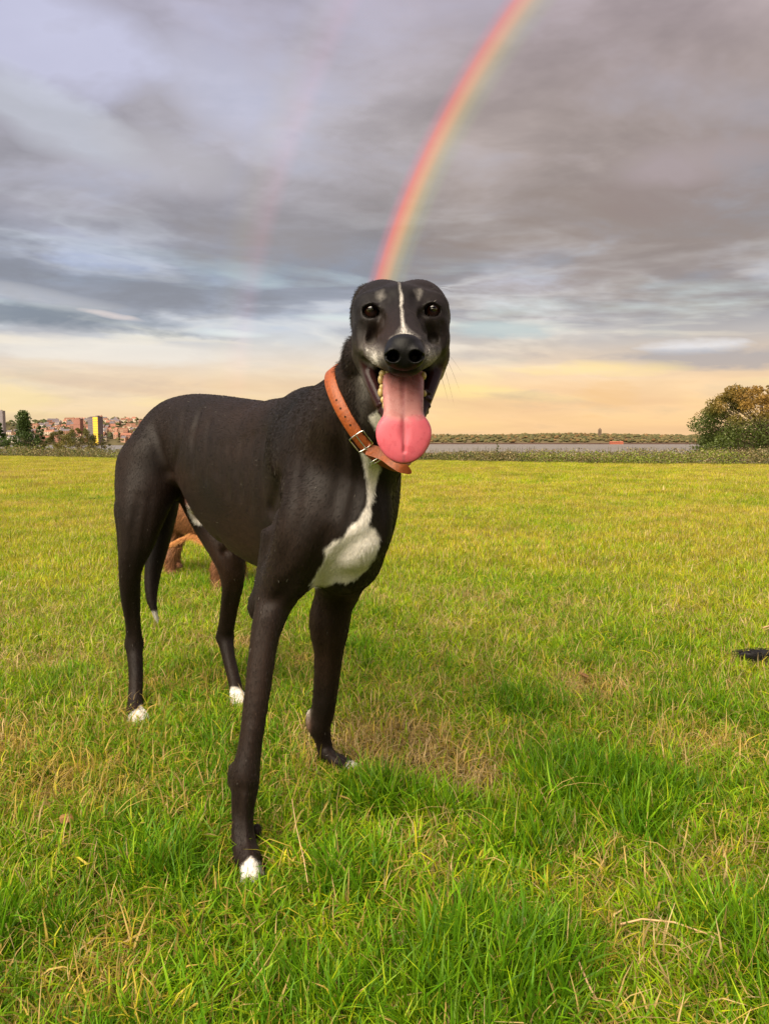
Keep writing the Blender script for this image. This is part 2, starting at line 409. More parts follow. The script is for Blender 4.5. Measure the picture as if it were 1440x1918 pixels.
# ------------------------------------------------------------------ shared material helpers
def node_mat(name):
    m = bpy.data.materials.new(name); m.use_nodes = True
    nt = m.node_tree; return m, nt, nt.nodes['Principled BSDF']
def N(nt, t, **kw):
    n = nt.nodes.new(t)
    for k, v in kw.items():
        if k == 'ins':
            for kk, vv in v.items(): n.inputs[kk].default_value = vv
        else: setattr(n, k, v)
    return n
def ramp(nt, stops, interp='LINEAR'):
    r = nt.nodes.new('ShaderNodeValToRGB'); cr = r.color_ramp; cr.interpolation = interp
    while len(cr.elements) < len(stops): cr.elements.new(.5)
    for e, (p, c) in zip(cr.elements, stops):
        e.position = p; e.color = (*c, 1) if len(c) == 3 else c
    return r
def simple_mat(name, col, rough=.5, spec=.5, bump=0, scale=200, var=.15, metal=0, coat=0, sss=0):
    m, nt, p = node_mat(name); L = nt.links.new
    tc = N(nt, 'ShaderNodeTexCoord'); n = N(nt, 'ShaderNodeTexNoise', ins={'Scale': float(scale), 'Detail': 5.0, 'Roughness': .6}); L(tc.outputs['Object'], n.inputs['Vector'])
    lo = tuple(c * (1 - var) for c in col); hi = tuple(min(1, c * (1 + var)) for c in col)
    r = ramp(nt, [(.3, lo), (.7, hi)]); L(n.outputs[0], r.inputs[0]); L(r.outputs[0], p.inputs['Base Color'])
    p.inputs['Roughness'].default_value = rough; p.inputs['Specular IOR Level'].default_value = spec; p.inputs['Metallic'].default_value = metal
    p.inputs['Coat Weight'].default_value = coat; p.inputs['Coat Roughness'].default_value = .08
    if sss:
        p.inputs['Subsurface Weight'].default_value = sss; p.inputs['Subsurface Scale'].default_value = .006; p.inputs['Subsurface Radius'].default_value = (1, .35, .25)
    if bump:
        b = N(nt, 'ShaderNodeBump', ins={'Strength': 1.0, 'Distance': bump}); L(n.outputs[0], b.inputs['Height']); L(b.outputs[0], p.inputs['Normal'])
    return m
def leaf_mat(name, attr_name='tint', transl=.3, rough=.55):
    """thin leaf: colour from the leaf's own tint, some light passes through"""
    m, nt, p = node_mat(name); L = nt.links.new
    a = N(nt, 'ShaderNodeAttribute', attribute_name=attr_name)
    L(a.outputs['Color'], p.inputs['Base Color']); p.inputs['Roughness'].default_value = rough; p.inputs['Specular IOR Level'].default_value = .3
    t = N(nt, 'ShaderNodeBsdfTranslucent'); L(a.outputs['Color'], t.inputs[0]); mx = N(nt, 'ShaderNodeMixShader'); mx.inputs[0].default_value = transl
    L(p.outputs[0], mx.inputs[1]); L(t.outputs[0], mx.inputs[2]); L(mx.outputs[0], nt.nodes['Material Output'].inputs[0])
    return m

# ------------------------------------------------------------------ the field, the bank, the river
EDGE = [(-900, 852), (0, 855), (230, 860.5), (500, 862), (790, 864), (1100, 870), (1440, 873), (2300, 878)]
_e = np.array([at(px, py, ground_d(py)) for px, py in EDGE])
_ang = np.arctan2(_e[:, 0], _e[:, 1]); _rad = np.hypot(_e[:, 0], _e[:, 1])
def edge_r(a):
    return np.interp(a, _ang, _rad) + .25 * np.sin(a * 31) + .15 * np.sin(a * 83 + 1)
WATER_Z = -4.5
def build_ground():
    rs = np.concatenate([np.linspace(0, 3, 40), np.linspace(3.1, 20, 50), np.linspace(20.5, 60, 60), np.geomspace(62, 130, 12)])
    aa = np.concatenate([np.linspace(-math.pi, -1.0, 30, endpoint=False), np.linspace(-1.0, 1.0, 160), np.linspace(1.0, math.pi, 31)[1:]])
    A, RR = np.meshgrid(aa, rs, indexing='ij')
    E_ = edge_r(A) + 3.0
    X = RR * np.sin(A); Y = RR * np.cos(A)
    nz = hash_noise(np.stack([X.ravel(), Y.ravel(), X.ravel() * 0], 1), .9, 3).reshape(X.shape) - .5
    Z = .014 * nz * np.clip(RR / 1.5, 0, 1) - .006
    far = np.clip((RR - E_) / 30, 0, 1); Z = np.where(np.abs(A) < 1.25, Z - 7.5 * far * far * (3 - 2 * far), Z - 0)
    V = np.stack([X, Y, Z], -1).reshape(-1, 3); na, nr = len(aa), len(rs)
    i, j = np.meshgrid(np.arange(na - 1), np.arange(nr - 1), indexing='ij')
    F = np.stack([i * nr + j, (i + 1) * nr + j, (i + 1) * nr + j + 1, i * nr + j + 1], -1).reshape(-1, 4)[:, ::-1]
    m, nt, p = node_mat('soil'); L = nt.links.new
    g = N(nt, 'ShaderNodeNewGeometry')
    n1 = N(nt, 'ShaderNodeTexNoise', ins={'Scale': 55.0, 'Detail': 8.0, 'Roughness': .7}); L(g.outputs['Position'], n1.inputs[0])
    n2 = N(nt, 'ShaderNodeTexNoise', ins={'Scale': .35, 'Detail': 6.0, 'Roughness': .6}); L(g.outputs['Position'], n2.inputs[0])
    near = ramp(nt, [(.25, (.014, .012, .005)), (.5, (.042, .032, .012)), (.62, (.070, .058, .020)), (.8, (.18, .12, .055))]); L(n1.outputs[0], near.inputs[0])
    farc = ramp(nt, [(.3, (.13, .17, .018)), (.7, (.22, .24, .03))]); L(n2.outputs[0], farc.inputs[0])
    ln = N(nt, 'ShaderNodeVectorMath', operation='LENGTH'); L(g.outputs['Position'], ln.inputs[0])
    mr = N(nt, 'ShaderNodeMapRange', ins={1: 2.5, 2: 9.0}); L(ln.outputs['Value'], mr.inputs[0])
    mx = N(nt, 'ShaderNodeMix', data_type='RGBA'); L(mr.outputs[0], mx.inputs[0]); L(near.outputs[0], mx.inputs[6]); L(farc.outputs[0], mx.inputs[7])
    L(mx.outputs[2], p.inputs['Base Color']); p.inputs['Roughness'].default_value = .95; p.inputs['Specular IOR Level'].default_value = .1
    b = N(nt, 'ShaderNodeBump', ins={'Strength': .8, 'Distance': .01}); L(n1.outputs[0], b.inputs['Height']); L(b.outputs[0], p.inputs['Normal'])
    tag(mesh_np('ground', V, F, m), kind='structure')
    # river
    m, nt, p = node_mat('river_water'); L = nt.links.new
    g = N(nt, 'ShaderNodeNewGeometry'); mp = N(nt, 'ShaderNodeMapping'); mp.inputs['Scale'].default_value = (.25, .8, 1); L(g.outputs['Position'], mp.inputs[0])
    n1 = N(nt, 'ShaderNodeTexNoise', ins={'Scale': 1.2, 'Detail': 6.0, 'Roughness': .65}); L(mp.outputs[0], n1.inputs[0])
    mp2 = N(nt, 'ShaderNodeMapping'); mp2.inputs['Scale'].default_value = (.002, .012, 1); L(g.outputs['Position'], mp2.inputs[0])
    n2 = N(nt, 'ShaderNodeTexNoise', ins={'Scale': 1.0, 'Detail': 5.0}); L(mp2.outputs[0], n2.inputs[0])
    r = ramp(nt, [(.35, (.135, .115, .095)), (.65, (.19, .165, .14))]); L(n2.outputs[0], r.inputs[0]); L(r.outputs[0], p.inputs['Base Color'])
    p.inputs['Roughness'].default_value = .35; p.inputs['IOR'].default_value = 1.33
    b = N(nt, 'ShaderNodeBump', ins={'Strength': 1.0, 'Distance': .35}); L(n1.outputs[0], b.inputs['Height']); L(b.outputs[0], p.inputs['Normal'])
    ys = np.array([30, 100, 400, 1200, 2600.]); xs = np.linspace(-6000, 6000, 9)
    V = np.array([(x, y, WATER_Z) for y in ys for x in xs]); F = np.array([[j * 9 + i, j * 9 + i + 1, (j + 1) * 9 + i + 1, (j + 1) * 9 + i] for j in range(4) for i in range(8)])
    tag(mesh_np('water', V, F, m, smooth=False), kind='structure')
build_ground()

# ------------------------------------------------------------------ far shore
def col_mat(name, rough=.9, attr_name='tint'):
    m, nt, p = node_mat(name); a = N(nt, 'ShaderNodeAttribute', attribute_name=attr_name)
    nt.links.new(a.outputs['Color'], p.inputs['Base Color']); p.inputs['Roughness'].default_value = rough; p.inputs['Specular IOR Level'].default_value = .15
    return m
FAR_D = 2300.0
def hill_top(x):
    px = 720 + 1400 * x / FAR_D
    y = np.interp(px, [-600, 0, 500, 790, 850, 900, 1000, 1090, 1160, 1240, 1330, 1500, 2400], [814, 816, 816, 813.5, 811.5, 812, 811, 808.5, 808, 810, 811.5, 812, 816])
    return (829 - y) / 1400 * FAR_D + .65
def build_far_shore():
    xs = np.linspace(-6000, 6500, 500); ys = np.array([0, 6, 30, 120, 260, 380, 500, 1200.]); pr = np.array([0, .12, .16, .42, .85, 1.0, .95, .3])
    X, J = np.meshgrid(xs, np.arange(8), indexing='ij')
    H = hill_top(X) - 4; nz = hash_noise(np.stack([X.ravel() * .01, ys[J].ravel() * .01, 0 * X.ravel()], 1), 1.3, 4).reshape(X.shape)
    Z = WATER_Z - .5 + (H - WATER_Z) * pr[J] * (.9 + .15 * nz); Y = FAR_D + ys[J] + 60 * np.sin(X / 700)
    V = np.stack([X, Y, Z], -1).reshape(-1, 3); i, j = np.meshgrid(np.arange(499), np.arange(7), indexing='ij')
    F = np.stack([i * 8 + j, (i + 1) * 8 + j, (i + 1) * 8 + j + 1, i * 8 + j + 1], -1).reshape(-1, 4)
    tag(mesh_np('far_hills', V, F, simple_mat('far_land', (.13, .10, .05), .95, .1, 0, .01, .35)), kind='structure')
    # sea wall and mud along the water's edge
    V = []; F = []
    for k, x in enumerate(np.linspace(-6000, 6500, 120)):
        y = FAR_D + 60 * math.sin(x / 700) - 4
        V += [(x, y, WATER_Z - 1), (x, y, WATER_Z + 4.2), (x, y + 8, WATER_Z + 4.4), (x, y + 8, WATER_Z - 1)]
        if k: F += [[k * 4 - 4 + q, k * 4 + q, k * 4 + (q + 1) % 4, k * 4 - 4 + (q + 1) % 4] for q in range(4)]
    tag(mesh_np('sea_wall', np.array(V), np.array(F), simple_mat('mud_wall', (.12, .075, .06), .9, .1, 0, .02, .3), smooth=False), kind='structure')
    # woods: low crowns packed over the slope
    n = 5200; x = rng.uniform(-1100, 2600, n); t = rng.random(n) ** .8; yy = FAR_D + 25 + 400 * t + 60 * np.sin(x / 700)
    z = WATER_Z + (hill_top(x) - 8 - WATER_Z) * np.interp(25 + 400 * t, ys, pr)
    base = np.array([(1, 0, .2), (.3, .95, .25), (-.8, .6, .2), (-.8, -.6, .2), (.3, -.95, .25), (.55, .4, .75), (-.2, .65, .8), (-.65, 0, .75), (-.2, -.65, .8), (.55, -.4, .75), (0, 0, 1.05), (0, 0, -.3)])
    tr = np.array([(0, 1, 6), (0, 6, 5), (0, 5, 9), (0, 9, 4), (0, 4, 11), (0, 11, 1), (1, 2, 6), (2, 7, 6), (2, 3, 7), (3, 8, 7), (3, 4, 8), (4, 9, 8), (5, 6, 10), (6, 7, 10), (7, 8, 10), (8, 9, 10), (9, 5, 10), (1, 11, 2), (2, 11, 3), (3, 11, 4)])
    s_ = rng.uniform(4.5, 9.5, n); hs = rng.uniform(.6, 1.0, n)
    V = base[None] * np.stack([s_, s_, s_ * hs], 1)[:, None, :] * rng.uniform(.8, 1.2, (n, 12, 1)) + np.stack([x, yy, z + s_ * .3], 1)[:, None, :]
    F = (tr[None] + (np.arange(n) * 12)[:, None, None]).reshape(-1, 3)
    pal = np.array([(.085, .080, .032), (.115, .092, .038), (.15, .090, .038), (.078, .074, .032), (.16, .12, .05), (.12, .10, .04)])
    c = pal[rng.choice(6, n, p=[.28, .26, .14, .18, .05, .09])] * rng.uniform(.85, 1.15, n)[:, None]
    o = mesh_np('far_woods', V.reshape(-1, 3), F, col_mat('far_foliage'), smooth=False)
    attr(o, 'tint', np.concatenate([np.repeat(c, 12, 0), np.ones((n * 12, 1))], 1), 'FLOAT_COLOR'); tag(o, 'low autumn woods covering the far bank of the river', kind='stuff')
build_far_shore()

def box_mesh(boxes):
    """boxes: (x0,x1,y0,y1,z0,z1) -> vertices, quads"""
    V = []; F = []
    for (x0, x1, y0, y1, z0, z1) in boxes:
        b = len(V); V += [(x0, y0, z0), (x1, y0, z0), (x1, y1, z0), (x0, y1, z0), (x0, y0, z1), (x1, y0, z1), (x1, y1, z1), (x0, y1, z1)]
        F += [[b, b + 3, b + 2, b + 1], [b + 4, b + 5, b + 6, b + 7], [b, b + 1, b + 5, b + 4], [b + 1, b + 2, b + 6, b + 5], [b + 2, b + 3, b + 7, b + 6], [b + 3, b, b + 4, b + 7]]
    return np.array(V, float), np.array(F)
def spot(px, py, d): return at(px, py, d)
def build_city():
    D0 = 1500.0
    # town hill on the left bank
    xs = np.linspace(-1900, -200, 140); ys = np.linspace(0, 420, 12)
    X, Y = np.meshgrid(xs, ys, indexing='ij'); px = 720 + 1400 * X / D0
    top = (829 - np.interp(px, [-900, 0, 90, 200, 245, 420, 520], [795, 791, 787, 789, 793, 800, 825])) / 1400 * (D0 + 300)
    Z = WATER_Z - 1 + (top - WATER_Z) * np.clip(Y / 300, 0, 1) ** .8
    V = np.stack([X, D0 + Y, Z], -1).reshape(-1, 3); i, j = np.meshgrid(np.arange(139), np.arange(11), indexing='ij')
    F = np.stack([i * 12 + j, (i + 1) * 12 + j, (i + 1) * 12 + j + 1, i * 12 + j + 1], -1).reshape(-1, 4)
    tag(mesh_np('town_hill', V, F, simple_mat('town_land', (.085, .070, .035), .95, .1, 0, .02, .4)), kind='structure')
    def zt(x, y):
        t = (829 - np.interp(720 + 1400 * x / D0, [-900, 0, 90, 200, 245, 420, 520], [795, 791, 787, 789, 793, 800, 825])) / 1400 * (D0 + 300)
        return WATER_Z - 1 + (t - WATER_Z) * min(1, max(0, (y - D0) / 300)) ** .8
    walls = {'red brick': (.30, .145, .105), 'cream': (.62, .50, .38), 'white': (.70, .62, .54), 'orange brick': (.42, .25, .17), 'brown brick': (.22, .12, .08)}  # walls and roofs muted: the haze of distance is mixed into their colours
    roofs = {'grey slate': (.13, .11, .12), 'brown tile': (.20, .095, .06), 'red tile': (.30, .13, .085)}
    wm = {k: simple_mat(k.replace(' ', '_') + '_wall', v, .9, .2, 0, .4, .15) for k, v in walls.items()}
    rm = {k: simple_mat(k.replace(' ', '_') + '_roof', v, .85, .2, 0, .4, .15) for k, v in roofs.items()}
    gl = simple_mat('dark_window', (.05, .05, .06), .2, .5, 0, 1, .1)
    cache = {}
    def house(wk, rk, terrace):
        key = (wk, rk, terrace)
        if key in cache: return cache[key]
        W, Dp, H, G = (9.5, 9, 6.5, 4.0) if not terrace else (22, 9, 6.5, 3.6)
        V = [(-W/2, -Dp/2, -4), (W/2, -Dp/2, -4), (W/2, Dp/2, -4), (-W/2, Dp/2, -4), (-W/2, -Dp/2, H), (W/2, -Dp/2, H), (W/2, Dp/2, H), (-W/2, Dp/2, H), (-W/2, 0, H + G), (W/2, 0, H + G)]
        F = [[0, 1, 5, 4], [1, 2, 6, 5], [2, 3, 7, 6], [3, 0, 4, 7], [5, 6, 9], [7, 4, 8], [4, 5, 9, 8], [6, 7, 8, 9]]; mi = [0, 0, 0, 0, 0, 0, 1, 1]
        def bx(a, idx):
            v, f = box_mesh([a]); b = len(V); V.extend(map(tuple, v)); F.extend((f + b).tolist()); mi.extend([idx] * 6)
        n = 2 if not terrace else 5
        for q in range(n):
            cx = -W / 2 + (q + .5) * W / n
            for zz in (1.0, 4.0): bx((cx - .8, cx + .8, -Dp / 2 - .06, -Dp / 2 + .1, zz, zz + 1.4), 2)
        bx((W * .3, W * .3 + 1.2, -.5, .5, H + G - 1, H + G + 1.4), 0)
        me = bpy.data.meshes.new('house'); me.from_pydata(V, [], F)
        for k_ in (wm[wk], rm[rk], gl): me.materials.append(k_)
        me.polygons.foreach_set('material_index', mi); cache[key] = me
        return me
    rr = random.Random(5); wk_ = list(walls); rk_ = list(roofs)
    for row in range(9):
        y = D0 + 30 + row * 33; x = -800 + rr.uniform(0, 15)
        while x < -300:
            px = 720 + 1400 * x / y
            if px > 330: break
            terr = rr.random() < .3; w_ = 22 if terr else 9.5
            if rr.random() < .20: x += rr.uniform(9, 20); continue
            a = rr.choices(wk_, [.30, .22, .14, .24, .10])[0]; b = rr.choices(rk_, [.4, .4, .2])[0]
            o = bpy.data.objects.new('terraced_houses' if terr else 'house', house(a, b, terr)); COL.objects.link(o)
            o.location = (x + w_ / 2, y + rr.uniform(-6, 6), zt(x + w_ / 2, y)); o.rotation_euler = (0, 0, rr.uniform(-.35, .35)); s_ = rr.uniform(.85, 1.15); o.scale = (s_, s_, s_ * rr.uniform(.9, 1.15))
            nm = 'long' if terr else 'small'
            tier = 'low by the water' if row < 2 else 'on the lower slope' if row < 4 else 'on the upper slope' if row < 7 else 'on the skyline'
            side = 'behind the dark trees' if px < 92 else 'left of the red block' if px < 137 else 'by the golden tower' if px < 198 else 'close left of the greyhound'
            tag(o, f'{nm} {a} {"terrace" if terr else "house"}, {b} roof, {tier} {side}', 'terrace' if terr else 'house', f'{a} {"terraces" if terr else "houses"} with {b} roofs on the far town hill')
            x += w_ * s_ + rr.uniform(.5, 6)
    # trees between the houses: one far mass
    n = 420; x = rng.uniform(-900, -330, n); yy = D0 + rng.uniform(5, 330, n); z = np.array([zt(a, b) for a, b in zip(x, yy)])
    base = np.array([(1, 0, 0), (0, 1, 0), (-1, 0, 0), (0, -1, 0), (0, 0, 1.2), (.6, .6, .6), (-.6, .6, .6), (-.6, -.6, .6), (.6, -.6, .6)])
    tr = np.array([(0, 1, 5), (1, 2, 6), (2, 3, 7), (3, 0, 8), (5, 4, 8), (5, 6, 4), (6, 7, 4), (7, 8, 4), (0, 5, 8), (1, 6, 5), (2, 7, 6), (3, 8, 7)])
    s_ = rng.uniform(3, 6.5, n)
    V = base[None] * s_[:, None, None] * rng.uniform(.75, 1.25, (n, 9, 1)) + np.stack([x, yy, z + 3], 1)[:, None, :]; F = (tr[None] + (np.arange(n) * 9)[:, None, None]).reshape(-1, 3)
    c = np.array([(.06, .07, .025), (.09, .08, .03), (.045, .05, .022)])[rng.integers(0, 3, n)]
    o = mesh_np('town_trees', V.reshape(-1, 3), F, bpy.data.materials['far_foliage'], smooth=False); attr(o, 'tint', np.concatenate([np.repeat(c, 9, 0), np.ones((n * 9, 1))], 1), 'FLOAT_COLOR')
    tag(o, 'dark tree crowns scattered between the distant houses', kind='stuff')
    # office tower with a sunlit face
    def tower(name, label, cat, px, pytop, d, w_, dp, face, side, rz, floors, cols):
        b = spot(px, pytop, d); H = b[2] - WATER_Z; root = empty(name, (b[0], d, WATER_Z), rz); tag(root, label, cat)
        def part(nm, boxes, m):
            v, f = box_mesh(boxes); o = mesh_np(nm, v, f, m, smooth=False, link=True); o.parent = root; return o
        part('wall', [(-w_/2, w_/2, -dp/2, dp/2, 0, H)], side)
        fl = H / floors
        fc = part('facade', [(-w_/2 + .4, w_/2 - .4, -dp/2 - .35, -dp/2 - .05, 2, H - .6)], face)
        for k in range(1, floors): part('floor_band', [(-w_/2 + .4, w_/2 - .4, -dp/2 - .5, -dp/2 - .36, k * fl - .25, k * fl + .25)], side)
        part('roof', [(-w_/2 - .2, w_/2 + .2, -dp/2 - .2, dp/2 + .2, H + .01, H + .8), (-w_/5, w_/5, -dp/5, dp/5, H + .81, H + 2.5)], side)
        return root
    gy = simple_mat('sunlit_glass', (.95, .62, .06), .30, .6, 0, .1, .08, .35)  # low sun reflected off the glass, painted in as gold base colour
    gd = simple_mat('dark_cladding', (.16, .12, .12), .6, .4, 0, .1, .15); gg = simple_mat('grey_glass', (.22, .19, .20), .3, .5, 0, .1, .15)
    tower('office_tower', 'tall slim tower with one face glowing gold in the low sun', 'tower', 183.5, 781, 1400, 11.5, 14, gy, gd, R(-18), 12, 3)
    tower('office_tower', 'dull grey glass block joined up close left of the golden tower', 'tower', 172.5, 783, 1412, 13, 12, gg, gd, R(12), 11, 3)
    tower('apartment_tower', 'grey high-rise block at the far left edge behind the dark trees', 'tower', 2, 770, 1450, 12, 12, gg, simple_mat('grey_concrete', (.30, .26, .23), .8, .3, 0, .1, .1), R(5), 14, 4)
    tower('apartment_block', 'squat red brick block on the skyline left of the golden tower', 'building', 147, 785, 1560, 15, 12, simple_mat('red_face', (.30, .14, .105), .8, .3, 0, .2, .15), wm['red brick'], R(-8), 5, 4)
build_city()
# red-roofed shed and church tower across the river
def far_box(name, label, cat, px0, px1, py0, py1, d, m, roofm):
    a = spot(px0, py1, d); b = spot(px1, py0, d); w_ = b[0] - a[0]; h = b[2] - a[2]; root = empty(name, ((a[0] + b[0]) / 2, d, a[2])); tag(root, label, cat)
    v, f = box_mesh([(-w_/2, w_/2, 0, 14, -4, h * .6)]); o = mesh_np('wall', v, f, m, smooth=False); o.parent = root
    V = np.array([(-w_/2 - .5, -.6, h*.6 + .02), (w_/2 + .5, -.6, h*.6 + .02), (w_/2 + .5, 14.6, h*.6 + .02), (-w_/2 - .5, 14.6, h*.6 + .02), (-w_/2 - .5, 7, h), (w_/2 + .5, 7, h)])
    me = bpy.data.meshes.new('roof'); me.from_pydata(V.tolist(), [], [(0, 1, 5, 4), (2, 3, 4, 5), (0, 4, 3), (1, 2, 5), (0, 3, 2, 1)]); me.materials.append(roofm); o = bpy.data.objects.new('roof', me); COL.objects.link(o); o.parent = root
    return root
far_box('warehouse', 'long low red building at the waterline of the far bank', 'building', 1143, 1167, 826.6, 829.8, 2262, simple_mat('red_shed', (.34, .10, .06), .8, .3, 0, .1, .2), simple_mat('red_shed_roof', (.42, .14, .08), .8, .3, 0, .1, .2))
_b = spot(1123, 801.5, 2560); tr_ = empty('church_tower', (_b[0], 2560, 8)); tag(tr_, 'tiny square tower standing above the woods of the far bank', 'tower')
v_, f_ = box_mesh([(-4.5, 4.5, -4.5, 4.5, 0, _b[2] - 14)]); mesh_np('wall', v_, f_, simple_mat('tower_stone', (.14, .10, .07), .9, .2, 0, .1, .2), smooth=False).parent = tr_
me_ = bpy.data.meshes.new('roof'); h_ = _b[2] - 14; me_.from_pydata([(-4.8, -4.8, h_), (4.8, -4.8, h_), (4.8, 4.8, h_), (-4.8, 4.8, h_), (0, 0, h_ + 7)], [], [(0, 1, 4), (1, 2, 4), (2, 3, 4), (3, 0, 4), (0, 3, 2, 1)]); me_.materials.append(bpy.data.materials['tower_stone']); _o = bpy.data.objects.new('roof', me_); COL.objects.link(_o); _o.parent = tr_

# ------------------------------------------------------------------ trees and shrubs
def leaf_cloud(P, size, up=.4, aspect=.55, R_=None):
    """a folded leaf (two triangles) at every point"""
    n = len(P); a = rng.normal(size=(n, 3)); a /= np.linalg.norm(a, axis=1)[:, None]; b = rng.normal(size=(n, 3)); b[:, 2] += up
    b = np.cross(a, b); b /= np.linalg.norm(b, axis=1)[:, None]; s_ = size * rng.uniform(.6, 1.35, n)[:, None]
    V = np.stack([P - a * s_, P + b * s_ * aspect, P + a * s_, P - b * s_ * aspect], 1).reshape(-1, 3)
    F = (np.arange(n) * 4)[:, None] + np.array([0, 1, 2, 3]); return V, F
def limb_mesh(segs, S_=6):
    V = []; F = []
    for a, ra, b, rb in segs:
        a = np.array(a, float); b = np.array(b, float); t = b - a; t /= np.linalg.norm(t); u = np.cross(t, (.31, .9, .2)); u /= np.linalg.norm(u); v = np.cross(t, u); k = len(V)
        for c_, r_ in ((a, ra), (b, rb)):
            for q in range(S_): V.append(c_ + r_ * (math.cos(q * 2 * math.pi / S_) * u + math.sin(q * 2 * math.pi / S_) * v))
        F += [[k + q, k + (q + 1) % S_, k + S_ + (q + 1) % S_, k + S_ + q] for q in range(S_)]
    return np.array(V), np.array(F)
BARK = simple_mat('bark', (.10, .07, .05), .9, .2, .01, 12, .35)
LEAF = leaf_mat('leaf')
def tree(name, label, cat, base, H, W, shape, n, leaf, colours, group=None, trunk_r=.12, clumps=46, open_=0.0):
    """shape(u) = half-width share at height share u; colours(u, side) -> leaf colour"""
    root = empty(name, base); tag(root, label, cat, group)
    segs = [((0, 0, -.3), trunk_r, (0.02, 0, H * .35), trunk_r * .7), ((.02, 0, H * .35), trunk_r * .7, (0, 0, H * .8), trunk_r * .25)]
    cl = []
    for k in range(clumps):
        u = (k + .5) / clumps; u = .06 + .90 * u; an = k * 2.399 + rng.uniform(-.4, .4); rr = shape(u) * W / 2 * math.sqrt(rng.uniform(.25, 1.0))
        c_ = np.array((math.cos(an) * rr, math.sin(an) * rr, u * H)); cl.append(c_)
        segs.append(((0, 0, max(.05, u * .75) * H * .8), trunk_r * .3 * (1.1 - u), tuple(c_), .008))
    V, F = limb_mesh(segs); o = mesh_np('trunk', V, F, BARK); o.parent = root
    cl = np.array(cl); w_ = rng.uniform(.5, 1.3, len(cl)); k = rng.choice(len(cl), n, p=w_ / w_.sum())
    rc = W * .115 * rng.uniform(.7, 1.3, len(cl)); q = rng.normal(size=(n, 3)); q /= np.linalg.norm(q, axis=1)[:, None]
    P = cl[k] + q * (rc[k] * (.45 + .55 * np.clip(1.25 - cl[k][:, 2] / H, 0, 1)) * rng.random(n) ** .45)[:, None] * np.array((1, 1, .72)); P = P[P[:, 2] > .03 * H]
    n = len(P); V, F = leaf_cloud(P, leaf)
    o = mesh_np('crown', V, F, LEAF, smooth=False); o.parent = root
    tint = colours(np.clip(P[:, 2] / H, 0, 1), P[:, 0] / (W / 2), hash_noise(P, 1.2 / max(W, 1) * 4, 6)) * rng.uniform(.65, 1.35, n)[:, None]
    attr(o, 'tint', np.concatenate([np.repeat(tint, 4, 0), np.ones((n * 4, 1))], 1), 'FLOAT_COLOR')
    return root
def mixc(a, b, t): return np.array(a) * (1 - t)[:, None] + np.array(b) * t[:, None]
def ground_at(px, py): return at(px, py, ground_d(py))
def place(px, d, z=0.0):
    return (at(px, 829, d)[0], d, z)
# large tree on the right, turning orange at the top
def c_aut(u, s_, nz):
    t = np.clip((u - .40) * 1.3 + (nz - .5) * 1.6 + s_ * .30 + .12, 0, 1)
    return mixc((.080, .105, .020), (.26, .150, .030), t)
tree('broadleaf_tree', 'round broadleaf tree turning orange on top, at the right edge of the field', 'tree', place(1422, 31, -.1), 3.08, 5.1, lambda u: (max(0, 1 - abs((u - .34) / .68) ** 2.4)) ** .5, 38000, .046, c_aut, None, .16, 130)
def c_dark(u, s_, nz): return mixc((.026, .050, .014), (.085, .125, .025), np.clip(u * .5 + nz * .8 - .2, 0, 1))
tree('conifer_tree', 'dark green pointed tree with a bare top shoot left of the town', 'tree', place(47, 40, -.6), 2.98, 3.0, lambda u: max(.05, (1 - u) ** 1.1) * (.85 + .4 * math.sin(u * 17)), 8000, .050, c_dark, None, .05, 60)
tree('conifer_tree', 'dark green bushy tree cut off by the left edge of the photo', 'tree', place(-2, 40, -.6), 2.35, 1.7, lambda u: max(.1, (1 - u) ** .6), 5000, .050, c_dark, None, .05, 30)
tree('conifer_tree', 'low dark tree standing just right of the pointed one', 'tree', place(77, 42, -.6), 2.25, 1.1, lambda u: max(.1, (1 - u) ** .6), 2600, .050, c_dark, None, .05, 24)
def c_olive(u, s_, nz): return mixc((.075, .080, .022), (.19, .155, .035), np.clip(nz * 1.5 - .3, 0, 1))
tree('shrub', 'loose olive shrub with thin twigs in front of the town, left one', 'shrub', place(112, 41, -.6), 1.9, 2.2, lambda u: max(.2, math.sin(u * 2.6 + .4)), 6500, .036, c_olive, 'olive shrubs at the field edge', .03, 40)
tree('shrub', 'widest olive shrub, below and left of the golden tower', 'shrub', place(150, 40, -.6), 2.05, 2.4, lambda u: max(.2, math.sin(u * 2.6 + .4)), 8000, .036, c_olive, 'olive shrubs at the field edge', .03, 44)
tree('shrub', 'thin twiggy shrub right below the golden tower', 'shrub', place(190, 41, -.6), 1.8, 1.1, lambda u: max(.2, math.sin(u * 2.6 + .4)), 1500, .032, c_olive, 'olive shrubs at the field edge', .03, 34)
def c_sap(u, s_, nz): return mixc((.05, .085, .015), (.12, .14, .02), nz)
tree('sapling', 'small dark sapling rising above the weeds in front of the water', 'sapling', place(932, 27, -.2), .88, .30, lambda u: max(.25, 1 - u), 260, .028, c_sap, None, .01, 10)
tree('shrub', 'low spreading green shrub among the weeds right of the sapling', 'shrub', place(947, 26.5, -.2), .56, .62, lambda u: max(.3, math.sin(u * 2.8 + .3)), 420, .028, c_sap, None, .012, 12)

